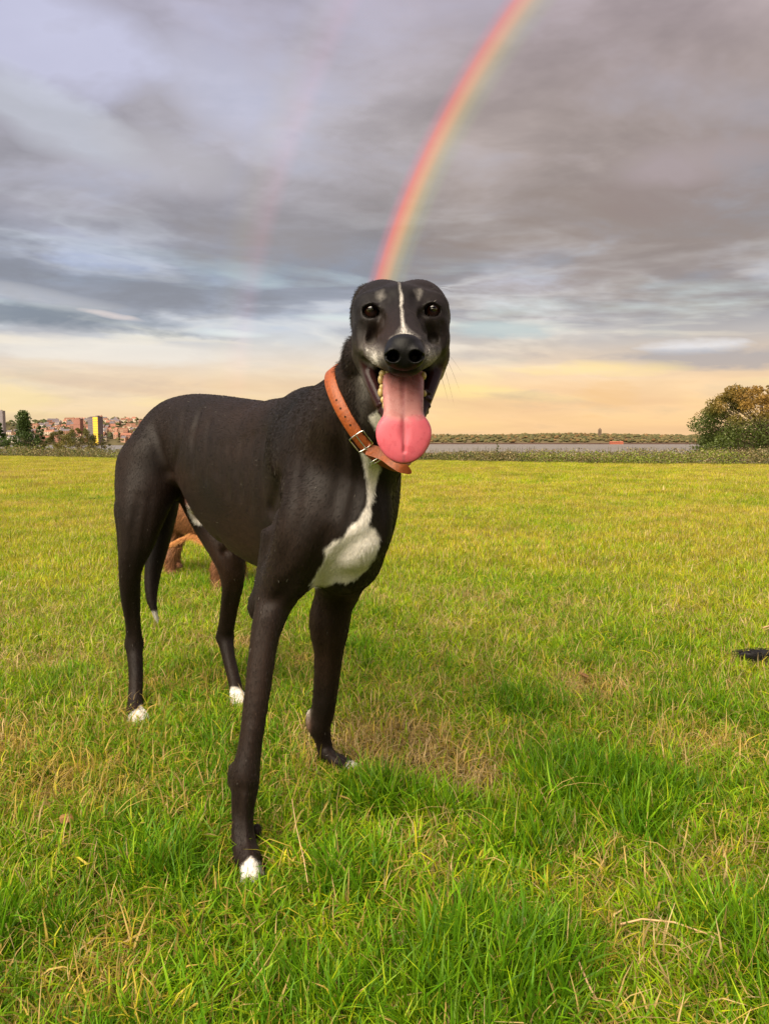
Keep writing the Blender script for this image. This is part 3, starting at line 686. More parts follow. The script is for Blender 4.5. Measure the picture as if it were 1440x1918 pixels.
# ------------------------------------------------------------------ weeds along the edge of the field
def build_weeds():
    n = 120000
    a = rng.uniform(_ang[0] * .95, _ang[-1] * .95, n); dep = rng.random(n) ** 1.3
    r = edge_r(a) + .1 + dep * 4.5
    X = r * np.sin(a); Y = r * np.cos(a)
    nz = hash_noise(np.stack([X, Y, 0 * X], 1), .55, 8); n2 = hash_noise(np.stack([X, Y, 0 * X], 1), 2.3, 9); n3 = hash_noise(np.stack([X * .25, Y * .25, 0 * X], 1), 1.0, 12)
    h = (.16 + .42 * nz + .34 * n2 ** 1.5) * (.65 + .35 * dep) * np.interp(a, [-.5, -.2, .1, .5], [1.05, 1.0, .85, 1.0])
    u = rng.random(n) ** .8; Z = h * u - dep * .14
    P = np.stack([X, Y, Z], 1)
    V, F = leaf_cloud(P, .034, .1, .45)
    pal = np.array([(.11, .125, .026), (.19, .19, .038), (.060, .075, .022), (.26, .20, .09), (.12, .075, .035), (.36, .30, .17)])
    idx = np.clip(((n2 * .6 + n3 * .5 + rng.normal(0, .22, n)) * 5.2).astype(int), 0, 5); c = pal[idx] * rng.uniform(.7, 1.3, n)[:, None]
    bright = (n3 > .72) & (rng.random(n) < .5); c[bright] = (.20, .24, .03)
    o = mesh_np('weeds', V, F, LEAF, smooth=False); attr(o, 'tint', np.concatenate([np.repeat(c, 4, 0), np.ones((n * 4, 1))], 1), 'FLOAT_COLOR')
    tag(o, 'strip of rough weeds and seed heads along the end of the field', kind='stuff')
    # dry stalks standing above the leaves
    m_ = 1500; a = rng.uniform(_ang[0] * .95, _ang[-1] * .95, m_); r = edge_r(a) + rng.uniform(.2, 4, m_); B = np.stack([r * np.sin(a), r * np.cos(a), np.full(m_, -.1)], 1)
    nz = hash_noise(B, .55, 8); H = .20 + .32 * nz + rng.uniform(0, .12, m_); T = B + np.stack([rng.normal(0, .05, m_), rng.normal(0, .05, m_), H + .1], 1); wd = np.array((.006, .002, 0))
    V = np.stack([B - wd, B + wd, T + wd * .5, T - wd * .5], 1).reshape(-1, 3); F = (np.arange(m_) * 4)[:, None] + np.arange(4)
    c = np.array([(.20, .15, .07), (.12, .13, .03), (.10, .06, .03)])[rng.integers(0, 3, m_)]
    o = mesh_np('weed_stalks', V, F, LEAF, smooth=False); attr(o, 'tint', np.concatenate([np.repeat(c, 4, 0), np.ones((m_ * 4, 1))], 1), 'FLOAT_COLOR'); tag(o, 'thin dry stalks standing up out of the weeds', kind='stuff')
build_weeds()
# ------------------------------------------------------------------ grass
def grass_material(name='grass_blade'):
    m, nt, p = node_mat(name); L = nt.links.new
    a = N(nt, 'ShaderNodeAttribute', attribute_name='tone')       # 0 fresh green .. 1 straw
    g = N(nt, 'ShaderNodeNewGeometry')
    sep = N(nt, 'ShaderNodeVectorMath', operation='MULTIPLY'); L(g.outputs['Position'], sep.inputs[0]); sep.inputs[1].default_value = (1, 1, 0)
    n1 = N(nt, 'ShaderNodeTexNoise', ins={'Scale': 1.1, 'Detail': 4.0, 'Roughness': .6}); L(sep.outputs[0], n1.inputs[0])
    n2 = N(nt, 'ShaderNodeTexNoise', ins={'Scale': .16, 'Detail': 4.0, 'Roughness': .6}); L(sep.outputs[0], n2.inputs[0])
    ln = N(nt, 'ShaderNodeVectorMath', operation='LENGTH'); L(sep.outputs[0], ln.inputs[0])
    # the field is yellower farther out
    far = N(nt, 'ShaderNodeMapRange', ins={1: 1.0, 2: 5.0, 3: -.06, 4: .10}); L(ln.outputs['Value'], far.inputs[0])
    ad = N(nt, 'ShaderNodeMath', operation='ADD'); L(a.outputs['Fac'], ad.inputs[0]); L(far.outputs[0], ad.inputs[1])
    m1 = N(nt, 'ShaderNodeMapRange', ins={1: .3, 2: .7, 3: -.14, 4: .16}); L(n1.outputs[0], m1.inputs[0])
    m2 = N(nt, 'ShaderNodeMapRange', ins={1: .35, 2: .65, 3: -.09, 4: .12}); L(n2.outputs[0], m2.inputs[0])
    s1 = N(nt, 'ShaderNodeMath', operation='ADD'); L(ad.outputs[0], s1.inputs[0]); L(m1.outputs[0], s1.inputs[1])
    s2 = N(nt, 'ShaderNodeMath', operation='ADD', use_clamp=True); L(s1.outputs[0], s2.inputs[0]); L(m2.outputs[0], s2.inputs[1])
    r = ramp(nt, [(0.0, (.085, .215, .006)), (.20, (.175, .330, .006)), (.38, (.310, .410, .008)), (.58, (.50, .44, .018)), (.78, (.47, .32, .075)), (1.0, (.56, .42, .21))]); L(s2.outputs[0], r.inputs[0])
    oi = N(nt, 'ShaderNodeObjectInfo'); vr = N(nt, 'ShaderNodeMapRange', ins={3: .55, 4: 1.30}); L(oi.outputs['Random'], vr.inputs[0])
    mx = N(nt, 'ShaderNodeMix', data_type='RGBA', blend_type='MULTIPLY'); mx.inputs[0].default_value = 1; L(r.outputs[0], mx.inputs[6]); L(vr.outputs[0], mx.inputs[7])
    L(mx.outputs[2], p.inputs['Base Color']); p.inputs['Roughness'].default_value = .42; p.inputs['Specular IOR Level'].default_value = .18
    t = N(nt, 'ShaderNodeBsdfTranslucent'); L(mx.outputs[2], t.inputs[0]); ms = N(nt, 'ShaderNodeMixShader'); ms.inputs[0].default_value = .38
    L(p.outputs[0], ms.inputs[1]); L(t.outputs[0], ms.inputs[2]); L(ms.outputs[0], nt.nodes['Material Output'].inputs[0])
    return m
def blades(n, spread, hmin, hmax, lean, w0, tone, seg=3, fan=None, flat=0.0):
    """n curved blades -> vertices, triangles/quads as quads, tone per vertex"""
    base = rng.normal(0, spread, (n, 2)); az = rng.uniform(0, 2 * np.pi, n)
    if fan is not None: az = np.arctan2(base[:, 1], base[:, 0]) + rng.normal(0, fan, n)
    h = rng.uniform(hmin, hmax, n); le = np.abs(rng.normal(lean, lean * .5, n)); w_ = w0 * rng.uniform(.65, 1.3, n); tw = rng.uniform(-.8, .8, n)
    V = []; K = seg + 1; tn = tone(n)
    for k in range(K):
        s_ = k / seg; bend = le * s_ ** 1.0; cx = h * (s_ * np.sin(bend * .9) ); cz = h * s_ * np.cos(bend * .9) * (1 - flat) + .004 * s_
        px = base[:, 0] + np.cos(az) * cx; py = base[:, 1] + np.sin(az) * cx
        ww = w_ * (1 - s_ ** 1.6) * .5 + .00012; dx = -np.sin(az + tw * s_) * ww; dy = np.cos(az + tw * s_) * ww
        V.append(np.stack([px - dx, py - dy, cz], 1)); V.append(np.stack([px + dx, py + dy, cz], 1))
    V = np.stack(V, 1).reshape(-1, 3); F = []
    for k in range(seg): F.append((np.arange(n) * K * 2)[:, None] + np.array([2 * k, 2 * k + 1, 2 * k + 3, 2 * k + 2]))
    ss = np.tile(np.repeat(np.linspace(0, 1, K), 2), n); tv = np.repeat(tn, K * 2) + .10 * (ss > .9) + .12 * (ss < .1)
    return V, np.concatenate(F), tv
def build_grass():
    gm = grass_material(); lib = bpy.data.collections.new('grass_tufts')      # source meshes, not placed in the scene
    kinds = []
    def add(V, F, T):
        o = mesh_np('tuft_%02d' % len(kinds), V, F, gm, link=False); attr(o, 'tone', T); lib.objects.link(o); kinds.append(o)
    def tn(mu, sd, dry=0.0, dmu=.88):
        def f(n):
            t = rng.normal(mu, sd, n); d = rng.random(n) < dry; t[d] = rng.normal(dmu, .08, d.sum()); return np.clip(t, 0, 1)
        return f
    def join(*parts):
        Vs = []; Fs = []; Ts = []; b = 0
        for V, F, T in parts: Vs.append(V); Fs.append(F + b); Ts.append(T); b += len(V)
        return np.concatenate(Vs), np.concatenate(Fs), np.concatenate(Ts)
    for k in range(6):   # 0-5 lush
        add(*join(blades(17, .013, .035, .095, .75, .0042, tn(.17, .13, .06), 4, .9), blades(10, .018, .02, .06, 1.35, .0034, tn(.35, .17, .25), 3)))
    for k in range(8):   # 6-13 messy mixed
        add(*join(blades(15, .016, .025, .065, 1.05, .0034, tn(.28, .14, .07), 3), blades(8, .02, .02, .055, 1.5, .0026, tn(.45, .22, .28), 3)))
    for k in range(5):   # 14-18 flattened straw
        add(*join(blades(16, .022, .02, .055, 1.65, .0018, tn(.86, .10), 3), blades(4, .02, .015, .035, .9, .0022, tn(.4, .12), 3)))
    for k in range(6):   # 19-24 wide patches of short turf for the middle distance
        add(*join(blades(130, .075, .02, .050, .7, .0034, tn(.36, .13, .13), 2)))
    for k in range(4):   # 25-28 single long straws and seed stems
        add(*blades(3, .01, .09, .17, 1.1, .0016, tn(.82, .12), 6))
    for k in range(3):   # 29-31 small broad leaves of clover and plantain
        add(*blades(7, .012, .012, .028, 1.1, .010, tn(.12, .08), 3))
    rotm = [];
    def scatter(n, d0, d1, power=1.0, half=.60):
        d = d0 + (d1 - d0) * rng.random(n) ** power; x = rng.uniform(-1, 1, n) * (d * half + .18); return x, d
    # lushness and dryness of the turf, both uneven
    lush_spots = [(715, 1500, .10, 1.2), (800, 1500, .10, .8), (1050, 1470, .14, 1.2), (1180, 1520, .12, .9), (1300, 1490, .10, .7), (880, 1830, .10, 1.2), (1420, 1800, .11, 1.3), (560, 1880, .07, .9), (330, 1640, .07, .7), (700, 1240, .12, .6), (1180, 1120, .2, .6), (1000, 1600, .07, .8), (640, 1680, .05, .7), (1230, 1610, .08, .8), (60, 1300, .15, .5), (1130, 1800, .06, .6)]
    dry_spots = [(760, 1405, .16, 1.6), (880, 1462, .09, 1.6), (800, 1450, .09, 1.2), (120, 1890, .07, .9), (1200, 1850, .08, .8), (90, 1500, .12, .9), (830, 1560, .05, .8), (1080, 1700, .07, .8), (780, 1730, .06, 1.0), (1100, 1290, .14, .8), (700, 1330, .10, .8), (250, 1790, .07, .8), (1380, 1640, .08, .7), (950, 1760, .06, .7), (450, 1720, .05, .6), (1280, 1420, .08, .6)]
    def fields(x, y):
        P = np.stack([x, y, 0 * x], 1); l = (hash_noise(P, 4.2, 21) - .5) * 1.5 + (hash_noise(P, 1.3, 22) - .5) * .9 + (hash_noise(P, 11, 25) - .5) * .7
        dr = (hash_noise(P, 5.1, 23) - .5) * 1.4 + (hash_noise(P, 1.6, 24) - .5) * .9 + (hash_noise(P, 13, 26) - .5) * .6
        for sx, sy, r_, s_ in lush_spots:
            g = ground_at(sx, sy); q = np.exp(-((x - g[0]) ** 2 + (y - g[1]) ** 2) / r_ ** 2); l += s_ * q; dr -= .6 * s_ * q
        for sx, sy, r_, s_ in dry_spots:
            g = ground_at(sx, sy); q = np.exp(-((x - g[0]) ** 2 + (y - g[1]) ** 2) / r_ ** 2); dr += s_ * q; l -= .7 * s_ * q
        return l, dr
    Ps = []; Is = []; Ss = []; Rs = []
    def put(x, y, idx, sc, tilt=.25):
        n = len(x); Ps.append(np.stack([x, y, np.full(n, -.004)], 1)); Is.append(idx); Ss.append(sc)
        Rs.append(np.stack([rng.normal(0, tilt, n), rng.normal(0, tilt, n), rng.uniform(0, 6.283, n)], 1))
    # foreground, tuft by tuft
    n = 29000; x, y = scatter(n, .52, 3.6, .85); l, dr = fields(x, y)
    idx = rng.integers(6, 14, n); a = rng.random(n)
    lush = (l + rng.normal(0, .22, n)) > .42; dry = ((dr + rng.normal(0, .25, n)) > .62) & ~lush
    idx[lush] = rng.integers(0, 6, lush.sum()); idx[dry] = rng.integers(14, 19, dry.sum())
    sc = np.where(lush, .56 + .22 * np.clip(l, 0, 1.2), np.where(dry, .85, .82)) * rng.uniform(.7, 1.25, n) * np.clip(1.05 - .25 * dr, .6, 1.1)
    keep = ~((dr > .75) & (rng.random(n) < .6)); put(x[keep], y[keep], idx[keep], sc[keep])
    # thatch under everything
    n = 5500; x, y = scatter(n, .52, 3.2, .8); l, dr = fields(x, y); k = dr + rng.normal(0, .3, n) > -.25; put(x[k], y[k], rng.integers(14, 19, k.sum()), rng.uniform(.8, 1.5, k.sum()), .12)
    n = 550; x, y = scatter(n, .55, 3.0, .9); put(x, y, rng.integers(25, 29, n), rng.uniform(.4, .85, n), .45)
    n = 700; x, y = scatter(n, .55, 2.6, .9); put(x, y, rng.integers(29, 32, n), rng.uniform(.5, 1.0, n), .2)
    # middle distance
    n = 26000; x, y = scatter(n, 3.0, 9.0, .8, .62); l, dr = fields(x, y); idx = rng.integers(6, 14, n); lush = l + rng.normal(0, .25, n) > .55; idx[lush] = rng.integers(0, 6, lush.sum())
    dry = (dr + rng.normal(0, .25, n) > .62) & ~lush; idx[dry] = rng.integers(14, 19, dry.sum()); put(x, y, idx, rng.uniform(.65, 1.15, n) * np.where(lush, .8, .95))
    n = 7000; x, y = scatter(n, 3.2, 12, .75, .64); put(x, y, rng.integers(19, 25, n), rng.uniform(.8, 1.2, n), .05)
    n = 22000; x, y = scatter(n, 9.0, 38.0, .75, .66); k = np.hypot(x, y) < edge_r(np.arctan2(x, y)) + .6; x, y = x[k], y[k]; put(x, y, rng.integers(19, 25, len(x)), rng.uniform(1.1, 1.7, len(x)), .05)
    # the field goes on to both sides of the view
    def side(n, d0, d1, W, power=.8):
        d = d0 + (d1 - d0) * rng.random(n) ** power; x = (d * .60 + .16 + W * rng.random(n) ** 1.2) * rng.choice([-1, 1], n); return x, d
    n = 17000; x, y = side(n, -.3, 3.6, 1.7, .9); l, dr = fields(x, y); idx = rng.integers(6, 14, n); lush = l + rng.normal(0, .25, n) > .45; idx[lush] = rng.integers(0, 6, lush.sum())
    dry = (dr + rng.normal(0, .25, n) > .62) & ~lush; idx[dry] = rng.integers(14, 19, dry.sum()); put(x, y, idx, rng.uniform(.65, 1.1, n))
    n = 9000; x, y = side(n, 3.4, 12, 4.5); put(x, y, rng.integers(19, 25, n), rng.uniform(.9, 1.3, n), .05)
    n = 5000; x, y = side(n, 3.4, 9, 3.0); put(x, y, rng.integers(6, 14, n), rng.uniform(.65, 1.1, n), .2)
    n = 16000; x, y = side(n, 11.0, 38.0, 16); k = np.hypot(x, y) < edge_r(np.arctan2(x, y)) + .6; x, y = x[k], y[k]; put(x, y, rng.integers(19, 25, len(x)), rng.uniform(1.2, 1.8, len(x)), .05)
    P = np.concatenate(Ps); I = np.concatenate(Is); S_ = np.concatenate(Ss); R_ = np.concatenate(Rs)
    # paws press the turf down
    for bx_, by_, br in PAWS:
        q = np.hypot(P[:, 0] - bx_, P[:, 1] - by_); S_ = np.where(q < br, S_ * .32, np.where(q < br * 1.8, S_ * .72, S_))
    me = bpy.data.meshes.new('grass'); me.vertices.add(len(P)); me.vertices.foreach_set('co', P.astype(np.float32).ravel())
    for nm, ty, dt, fld in (('pick', 'INT', I.astype(np.int32), 'value'), ('size', 'FLOAT', S_.astype(np.float32), 'value'), ('turn', 'FLOAT_VECTOR', R_.astype(np.float32).ravel(), 'vector')):
        a = me.attributes.new(nm, ty, 'POINT'); a.data.foreach_set(fld, dt)
    o = bpy.data.objects.new('grass', me); COL.objects.link(o); me.materials.append(gm)
    ng = bpy.data.node_groups.new('grass_scatter', 'GeometryNodeTree'); ng.interface.new_socket('Geometry', in_out='INPUT', socket_type='NodeSocketGeometry'); ng.interface.new_socket('Geometry', in_out='OUTPUT', socket_type='NodeSocketGeometry')
    gi = ng.nodes.new('NodeGroupInput'); go = ng.nodes.new('NodeGroupOutput'); ip = ng.nodes.new('GeometryNodeInstanceOnPoints'); ci = ng.nodes.new('GeometryNodeCollectionInfo')
    ci.inputs['Collection'].default_value = lib; ci.inputs['Separate Children'].default_value = True; ci.inputs['Reset Children'].default_value = True
    ip.inputs['Pick Instance'].default_value = True
    def na(nm, ty):
        n_ = ng.nodes.new('GeometryNodeInputNamedAttribute'); n_.data_type = ty; n_.inputs['Name'].default_value = nm; return [s for s in n_.outputs if s.enabled and s.name == 'Attribute'][0]
    er = ng.nodes.new('FunctionNodeEulerToRotation'); ng.links.new(na('turn', 'FLOAT_VECTOR'), er.inputs[0])
    ng.links.new(gi.outputs[0], ip.inputs['Points']); ng.links.new(ci.outputs[0], ip.inputs['Instance']); ng.links.new(na('pick', 'INT'), ip.inputs['Instance Index']); ng.links.new(er.outputs[0], ip.inputs['Rotation']); ng.links.new(na('size', 'FLOAT'), ip.inputs['Scale'])
    ng.links.new(ip.outputs[0], go.inputs[0])
    md = o.modifiers.new('scatter', 'NODES'); md.node_group = ng
    tag(o, 'uneven meadow grass with lush green tufts and dry straw patches', kind='stuff')
PAWS = [(*at(468, 1640, 1.06)[:2], .035), (*at(640, 1435, 1.44)[:2], .03), (*at(256, 1350, 1.69)[:2], .03), (*at(447, 1316, 1.81)[:2], .03)]
build_grass()
# ------------------------------------------------------------------ the black dog
def bt(px, py, d):
    return at(px, py, d * (1 - .05 * max(0, py - 1100) / 560))
def px_(px, py, d, rpx): return (bt(px, py, d), rad(rpx, d))
def build_dog_field():
    xs = axis([(-.74, -.075, .0042), (-.075, .105, .0015), (.105, .14, .005)])
    ys = axis([(.70, .765, .004), (.765, 1.03, .0016), (1.03, 2.08, .0042)])
    zs = axis([(-.02, .655, .0042), (.655, .875, .0016), (.875, .89, .004)])
    F = Field(xs, ys, zs)
    # torso
    C = [(-.040, 1.165), (-.070, 1.26), (-.115, 1.385), (-.19, 1.50), (-.28, 1.605), (-.375, 1.71), (-.455, 1.80), (-.52, 1.875), (-.565, 1.93)]
    zt = [.60, .69, .735, .728, .741, .757, .765, .757, .728]
    zb = [.455, .405, .392, .380, .392, .438, .525, .585, .60]
    w = [.045, .080, .092, .100, .106, .096, .076, .074, .050]
    F.loft(C, zt, zb, w, egg=0.10, k=.02)
    # croup, thighs
    nh = at(272, 872, 1.84)
    F.ell(bt(298, 852, 1.86), (.070, .10, .078), .05)
    F.ell(bt(267, 922, 1.86), (.058, .085, .105), .045)
    F.chain([px_(285, 880, 1.83, 62), px_(268, 950, 1.78, 48), px_(258, 1010, 1.76, 34), px_(245, 1065, 1.76, 22), px_(245, 1120, 1.79, 18), px_(250, 1170, 1.82, 14), px_(252, 1205, 1.84, 16)], .025)
    F.chain([px_(252, 1208, 1.84, 15), px_(255, 1260, 1.82, 13), px_(254, 1305, 1.80, 13), px_(253, 1332, 1.775, 15)], .012)
    F.chain([px_(247, 960, 1.86, 30), px_(240, 1035, 1.86, 18), px_(238, 1120, 1.86, 9), px_(246, 1190, 1.865, 7)], .03)   # back of the thigh to the hock
    for dx, dd in ((-11, .0), (-2, -.03), (8, -.03), (17, -.005)):
        F.chain([px_(251 + dx * .6, 1330, 1.77, 7), px_(255 + dx, 1345, 1.745 + dd, 7), px_(257 + dx, 1352, 1.725 + dd, 5)], .006)
    # far hind leg
    F.chain([px_(360, 860, 1.92, 55), px_(392, 960, 1.86, 40), px_(425, 1030, 1.80, 33), px_(436, 1085, 1.80, 22), px_(431, 1130, 1.85, 17), px_(423, 1180, 1.91, 15), px_(421, 1192, 1.92, 15)], .03)
    F.chain([px_(422, 1192, 1.92, 15), px_(428, 1228, 1.90, 12), px_(438, 1270, 1.88, 11.5), px_(443, 1296, 1.87, 12)], .012)
    for dx, dd in ((-8, 0), (-1, -.02), (6, -.02), (12, 0)):
        F.chain([px_(443 + dx * .6, 1298, 1.865, 6), px_(446 + dx, 1312, 1.85 + dd, 6), px_(448 + dx, 1319, 1.835 + dd, 4.5)], .006)
    # sheath and scrotum
    F.ell(bt(334, 915, 1.90), (.016, .022, .03), .02)
    F.ell(bt(362, 938, 1.80), (.018, .035, .030), .02)
    # near shoulder and fore leg
    F.chain([px_(584, 792, 1.36, 48), px_(585, 860, 1.28, 62), px_(598, 935, 1.19, 70), px_(585, 990, 1.17, 68), px_(560, 1045, 1.185, 58), px_(520, 1110, 1.22, 37)], .05)
    F.chain([px_(528, 1000, 1.25, 38), px_(510, 1080, 1.26, 30), px_(493, 1135, 1.27, 22)], .04)
    F.ell(bt(484, 1137, 1.262), (.016, .022, .022), .02)             # point of the elbow
    F.chain([px_(520, 1110, 1.22, 34), px_(506, 1155, 1.205, 32), px_(495, 1200, 1.195, 27), px_(482, 1300, 1.18, 24.5), px_(469, 1395, 1.17, 22.5), px_(461, 1445, 1.165, 26), px_(459, 1475, 1.165, 25), px_(455, 1525, 1.165, 20.5), px_(457, 1575, 1.155, 22), px_(463, 1605, 1.14, 24)], .014)
    F.ell(bt(437, 1452, 1.178), (.008, .013, .020), .014)
    F.ell(bt(481, 1556, 1.185), (.0075, .010, .012), .008)            # pad at the back of the pastern
    for dx, dd, r_ in ((-19, .035, 11), (-6, .0, 12), (9, -.01, 12), (22, .02, 10.5)):
        a, b, c = px_(459 + dx * .7, 1596, 1.145 + dd * .4, r_ * .85), px_(464 + dx, 1621, 1.122 + dd, r_), px_(469 + dx * 1.05, 1646, 1.105 + dd, r_ * .85)
        F.chain([a, b, c], .006)
    # far shoulder and fore leg
    F.chain([px_(676, 800, 1.30, 48), px_(690, 880, 1.26, 56), px_(690, 950, 1.24, 50), px_(664, 1040, 1.30, 46), px_(636, 1105, 1.38, 38)], .04)
    F.chain([px_(634, 1100, 1.38, 36), px_(625, 1145, 1.39, 33.5), px_(618, 1200, 1.41, 29), px_(610, 1290, 1.45, 23.5), px_(604, 1335, 1.475, 22), px_(598, 1358, 1.485, 22), px_(605, 1385, 1.495, 15.5), px_(611, 1412, 1.50, 14.5)], .014)
    F.ell(bt(582, 1348, 1.50), (.010, .014, .022), .014)
    F.ell(bt(612, 1160, 1.41), (.03, .035, .05), .03)
    for dd, dx in ((.03, 0), (.005, 8), (-.015, 4), (-.03, -6)):
        F.chain([px_(613, 1412, 1.50 + dd * .5, 9), px_(636 + dx, 1426, 1.49 + dd, 9.5), px_(655 + dx, 1436, 1.485 + dd, 8)], .007)
    # chest and brisket
    F.ell(bt(664, 995, 1.185), (.052, .055, .045), .03)
    F.ell(bt(640, 1058, 1.28), (.056, .08, .042), .03)
    F.cone(bt(690, 870, 1.17), .036, bt(672, 985, 1.155), .034, .04)
    # neck
    F.chain([px_(580, 850, 1.36, 66), px_(636, 824, 1.24, 92), px_(688, 775, 1.13, 86), px_(728, 692, 1.06, 73), px_(745, 640, 1.03, 66)], .05)
    F.chain([px_(520, 800, 1.50, 44), px_(545, 790, 1.44, 40), px_(590, 777, 1.34, 43), px_(642, 752, 1.2, 43), px_(682, 708, 1.1, 38)], .04)   # crest
    F.chain([px_(696, 860, 1.19, 38), px_(717, 800, 1.08, 44), px_(738, 752, 1.01, 40)], .04)          # throat
    # tail
    F.chain([px_(318, 850, 1.98, 24), px_(312, 930, 2.00, 25), px_(300, 1000, 1.99, 22), px_(287, 1070, 1.97, 16), px_(284, 1115, 1.95, 11), px_(289, 1142, 1.94, 7), px_(296, 1162, 1.94, 3)], .012)
    # ---------------- head
    for s_ in (-1, 1):
        F.ell(bt(750 + s_ * 33, 589, 1.00), (.0405, .055, .0435), .016)                     # skull halves
        F.ell(bt(750 + s_ * 50, 640, .975), (.0265, .055, .042), .02)                       # cheeks
        F.ell(bt(751 + s_ * 58, 576, .945), (.021, .022, .019), .012)                       # brow above the eye
        F.ell(bt(751 + s_ * 60, 612, .935), (.017, .025, .022), .015)                       # cheek bone
    F.ell(bt(751, 575, .965), (.030, .04, .026), .02)
    # muzzle bridge and upper lips
    F.chain([px_(750, 590, .935, 42), px_(753, 625, .885, 38), px_(757, 655, .83, 33)], .025)
    for s_ in (-1, 1):
        F.chain([px_(757 + s_ * 17, 670, .83, 26), px_(754 + s_ * 36, 663, .865, 26), px_(752 + s_ * 52, 650, .905, 25), px_(750 + s_ * 60, 645, .935, 26)], .016)
    F.ell(bt(757, 690, .815), (.016, .012, .008), .01)
    # lower jaw
    for s_ in (-1, 1):
        F.chain([px_(750 + s_ * 68, 668, .955, 20), px_(752 + s_ * 58, 705, .94, 16), px_(754 + s_ * 42, 748, .915, 13.5), px_(756 + s_ * 25, 783, .895, 14)], .013)
    F.chain([px_(752, 720, .985, 50), px_(756, 780, .915, 22)], .02)
    # mouth cavity
    F.chain([px_(756, 752, .870, 20), px_(755, 725, .905, 34), px_(753, 700, .925, 42), px_(752, 690, .945, 44)], .008, 'sub')
    for s_ in (-1, 1):
        F.chain([px_(752 + s_ * 63, 680, .915, 11), px_(754 + s_ * 47, 710, .895, 16), px_(755 + s_ * 30, 750, .875, 18)], .006, 'sub')
    for tx, ty in ((803, 735), (804, 747), (802, 759), (798, 770), (791, 779)):                # knobbly edge of the lower lip
        F.cone(bt(tx - 8, ty - 1, .905), .0042, bt(tx + 2, ty + 2, .905), .0022, .002)
    for tx, ty in ((706, 758), (710, 769)):
        F.cone(bt(tx + 7, ty - 1, .90), .0042, bt(tx, ty + 3, .90), .0018, .002)
    # eyes
    for s_, ex, ey in ((-1, 694, 582), (1, 808, 580)):
        F.ell(bt(ex, ey, .930), (.0150, .0150, .0130), .006)
        F.ell(bt(ex + 1, ey + 1, .915), (.0104, .020, .0084), .002, 'sub')
        F.chain([px_(ex - 15, ey - 7, .914, 2.4), px_(ex - 5, ey - 13.5, .911, 3.0), px_(ex + 5, ey - 13.5, .911, 3.0), px_(ex + 16, ey - 6, .914, 2.4)], .003)   # upper lid
        F.cone(bt(ex - s_ * 18, ey + 8, .905), .004, bt(ex - s_ * 24, ey + 22, .89), .003, .008, 'sub')
    F.cone(bt(750, 519, 1.0), .002, bt(751, 575, .922), .002, .012, 'sub')
    for s_ in (-1, 1):                                                                       # hollows beside the muzzle
        F.ell(bt(755 + s_ * 56, 628, .898), (.005, .018, .010), .018, 'sub')                  # furrow of the skull
    # ears folded back
    F.ell(bt(689, 553, 1.03), (.0125, .020, .0135), .004)
    F.ell(bt(681, 560, 1.035), (.010, .018, .016), .004)
    F.ell(bt(676, 592, 1.04), (.010, .035, .024), .012)
    F.ell(bt(831, 596, 1.03), (.0085, .03, .020), .006)
    F.ell(bt(820, 685, .985), (.009, .03, .020), .012)
    F.ell(bt(666, 668, 1.045), (.016, .03, .026), .01)
    # ---------------- furrows between the muscles, ribs, tendons and veins, laid on the finished skin
    for pts, dm, r_, dp in (([(374, 768), (362, 820), (360, 880)], 1.5, .010, .0045), ([(392, 790), (384, 850), (384, 900)], 1.5, .008, .0018),
                            ([(345, 772), (332, 845), (322, 885)], 1.5, .014, .006), ([(286, 800), (300, 850), (318, 880)], 1.5, .016, .005),
                            ([(548, 790), (528, 870), (508, 960), (494, 1050)], 1.05, .012, .0055), ([(618, 745), (634, 820), (640, 890), (628, 950)], 1.0, .016, .0075),
                            ([(664, 800), (672, 870), (664, 930), (655, 975)], 1.0, .010, .0050), ([(704, 880), (712, 940), (716, 1000)], 1.0, .012, .0055),
                            ([(612, 1000), (592, 1050), (572, 1098)], 1.0, .010, .0045), ([(556, 1075), (530, 1112), (504, 1130)], 1.0, .008, .0028),
                            ([(566, 850), (556, 930), (545, 1000), (528, 1060)], 1.0, .014, .0035), ([(262, 930), (250, 1000), (247, 1070)], 1.5, .012, .0045), ([(246, 1120), (246, 1165), (248, 1192)], 1.5, .006, .0030),
                            ([(282, 930), (270, 1010), (262, 1080)], 1.5, .009, .0025), ([(436, 1095), (428, 1140), (428, 1172)], 1.6, .006, .0030), ([(412, 1010), (428, 1050), (446, 1070)], 1.5, .010, .0035),
                            ([(448, 1478), (446, 1530), (452, 1580)], 1.0, .006, .0020), ([(474, 1478), (471, 1530), (474, 1575)], 1.0, .006, .0020), ([(605, 1150), (604, 1230), (600, 1310)], 1.2, .008, .0025), ([(497, 1175), (484, 1260), (474, 1350)], 1.0, .008, .0016),
                            ([(463, 1622), (467, 1640), (470, 1656)], .98, .0045, .0030), ([(482, 1620), (486, 1638), (489, 1652)], .98, .0045, .0030), ([(446, 1622), (449, 1640), (452, 1654)], .98, .0045, .0028),
                            ([(252, 1334), (253, 1345), (254, 1356)], 1.5, .0035, .0020), ([(262, 1334), (264, 1345), (266, 1354)], 1.5, .0035, .0020), ([(442, 1296), (444, 1308), (446, 1318)], 1.6, .0035, .0020)):
        F.line(pts, dm, r_, dp, .010, 'sub')
    F.line([(694, 1001), (660, 1022), (622, 1056), (596, 1090)], 1.0, .014, .0065, .012, 'sub')
    for i, (x, dp, y1) in enumerate(((498, .0012, 960), (474, .0009, 950), (455, .0014, 930), (431, .0008, 925), (414, .0012, 890))):
        F.line([(x, 812 + i * 6), (x - 10, 880), (x - 5, y1)], 1.1, .010, dp, .010, 'sub')
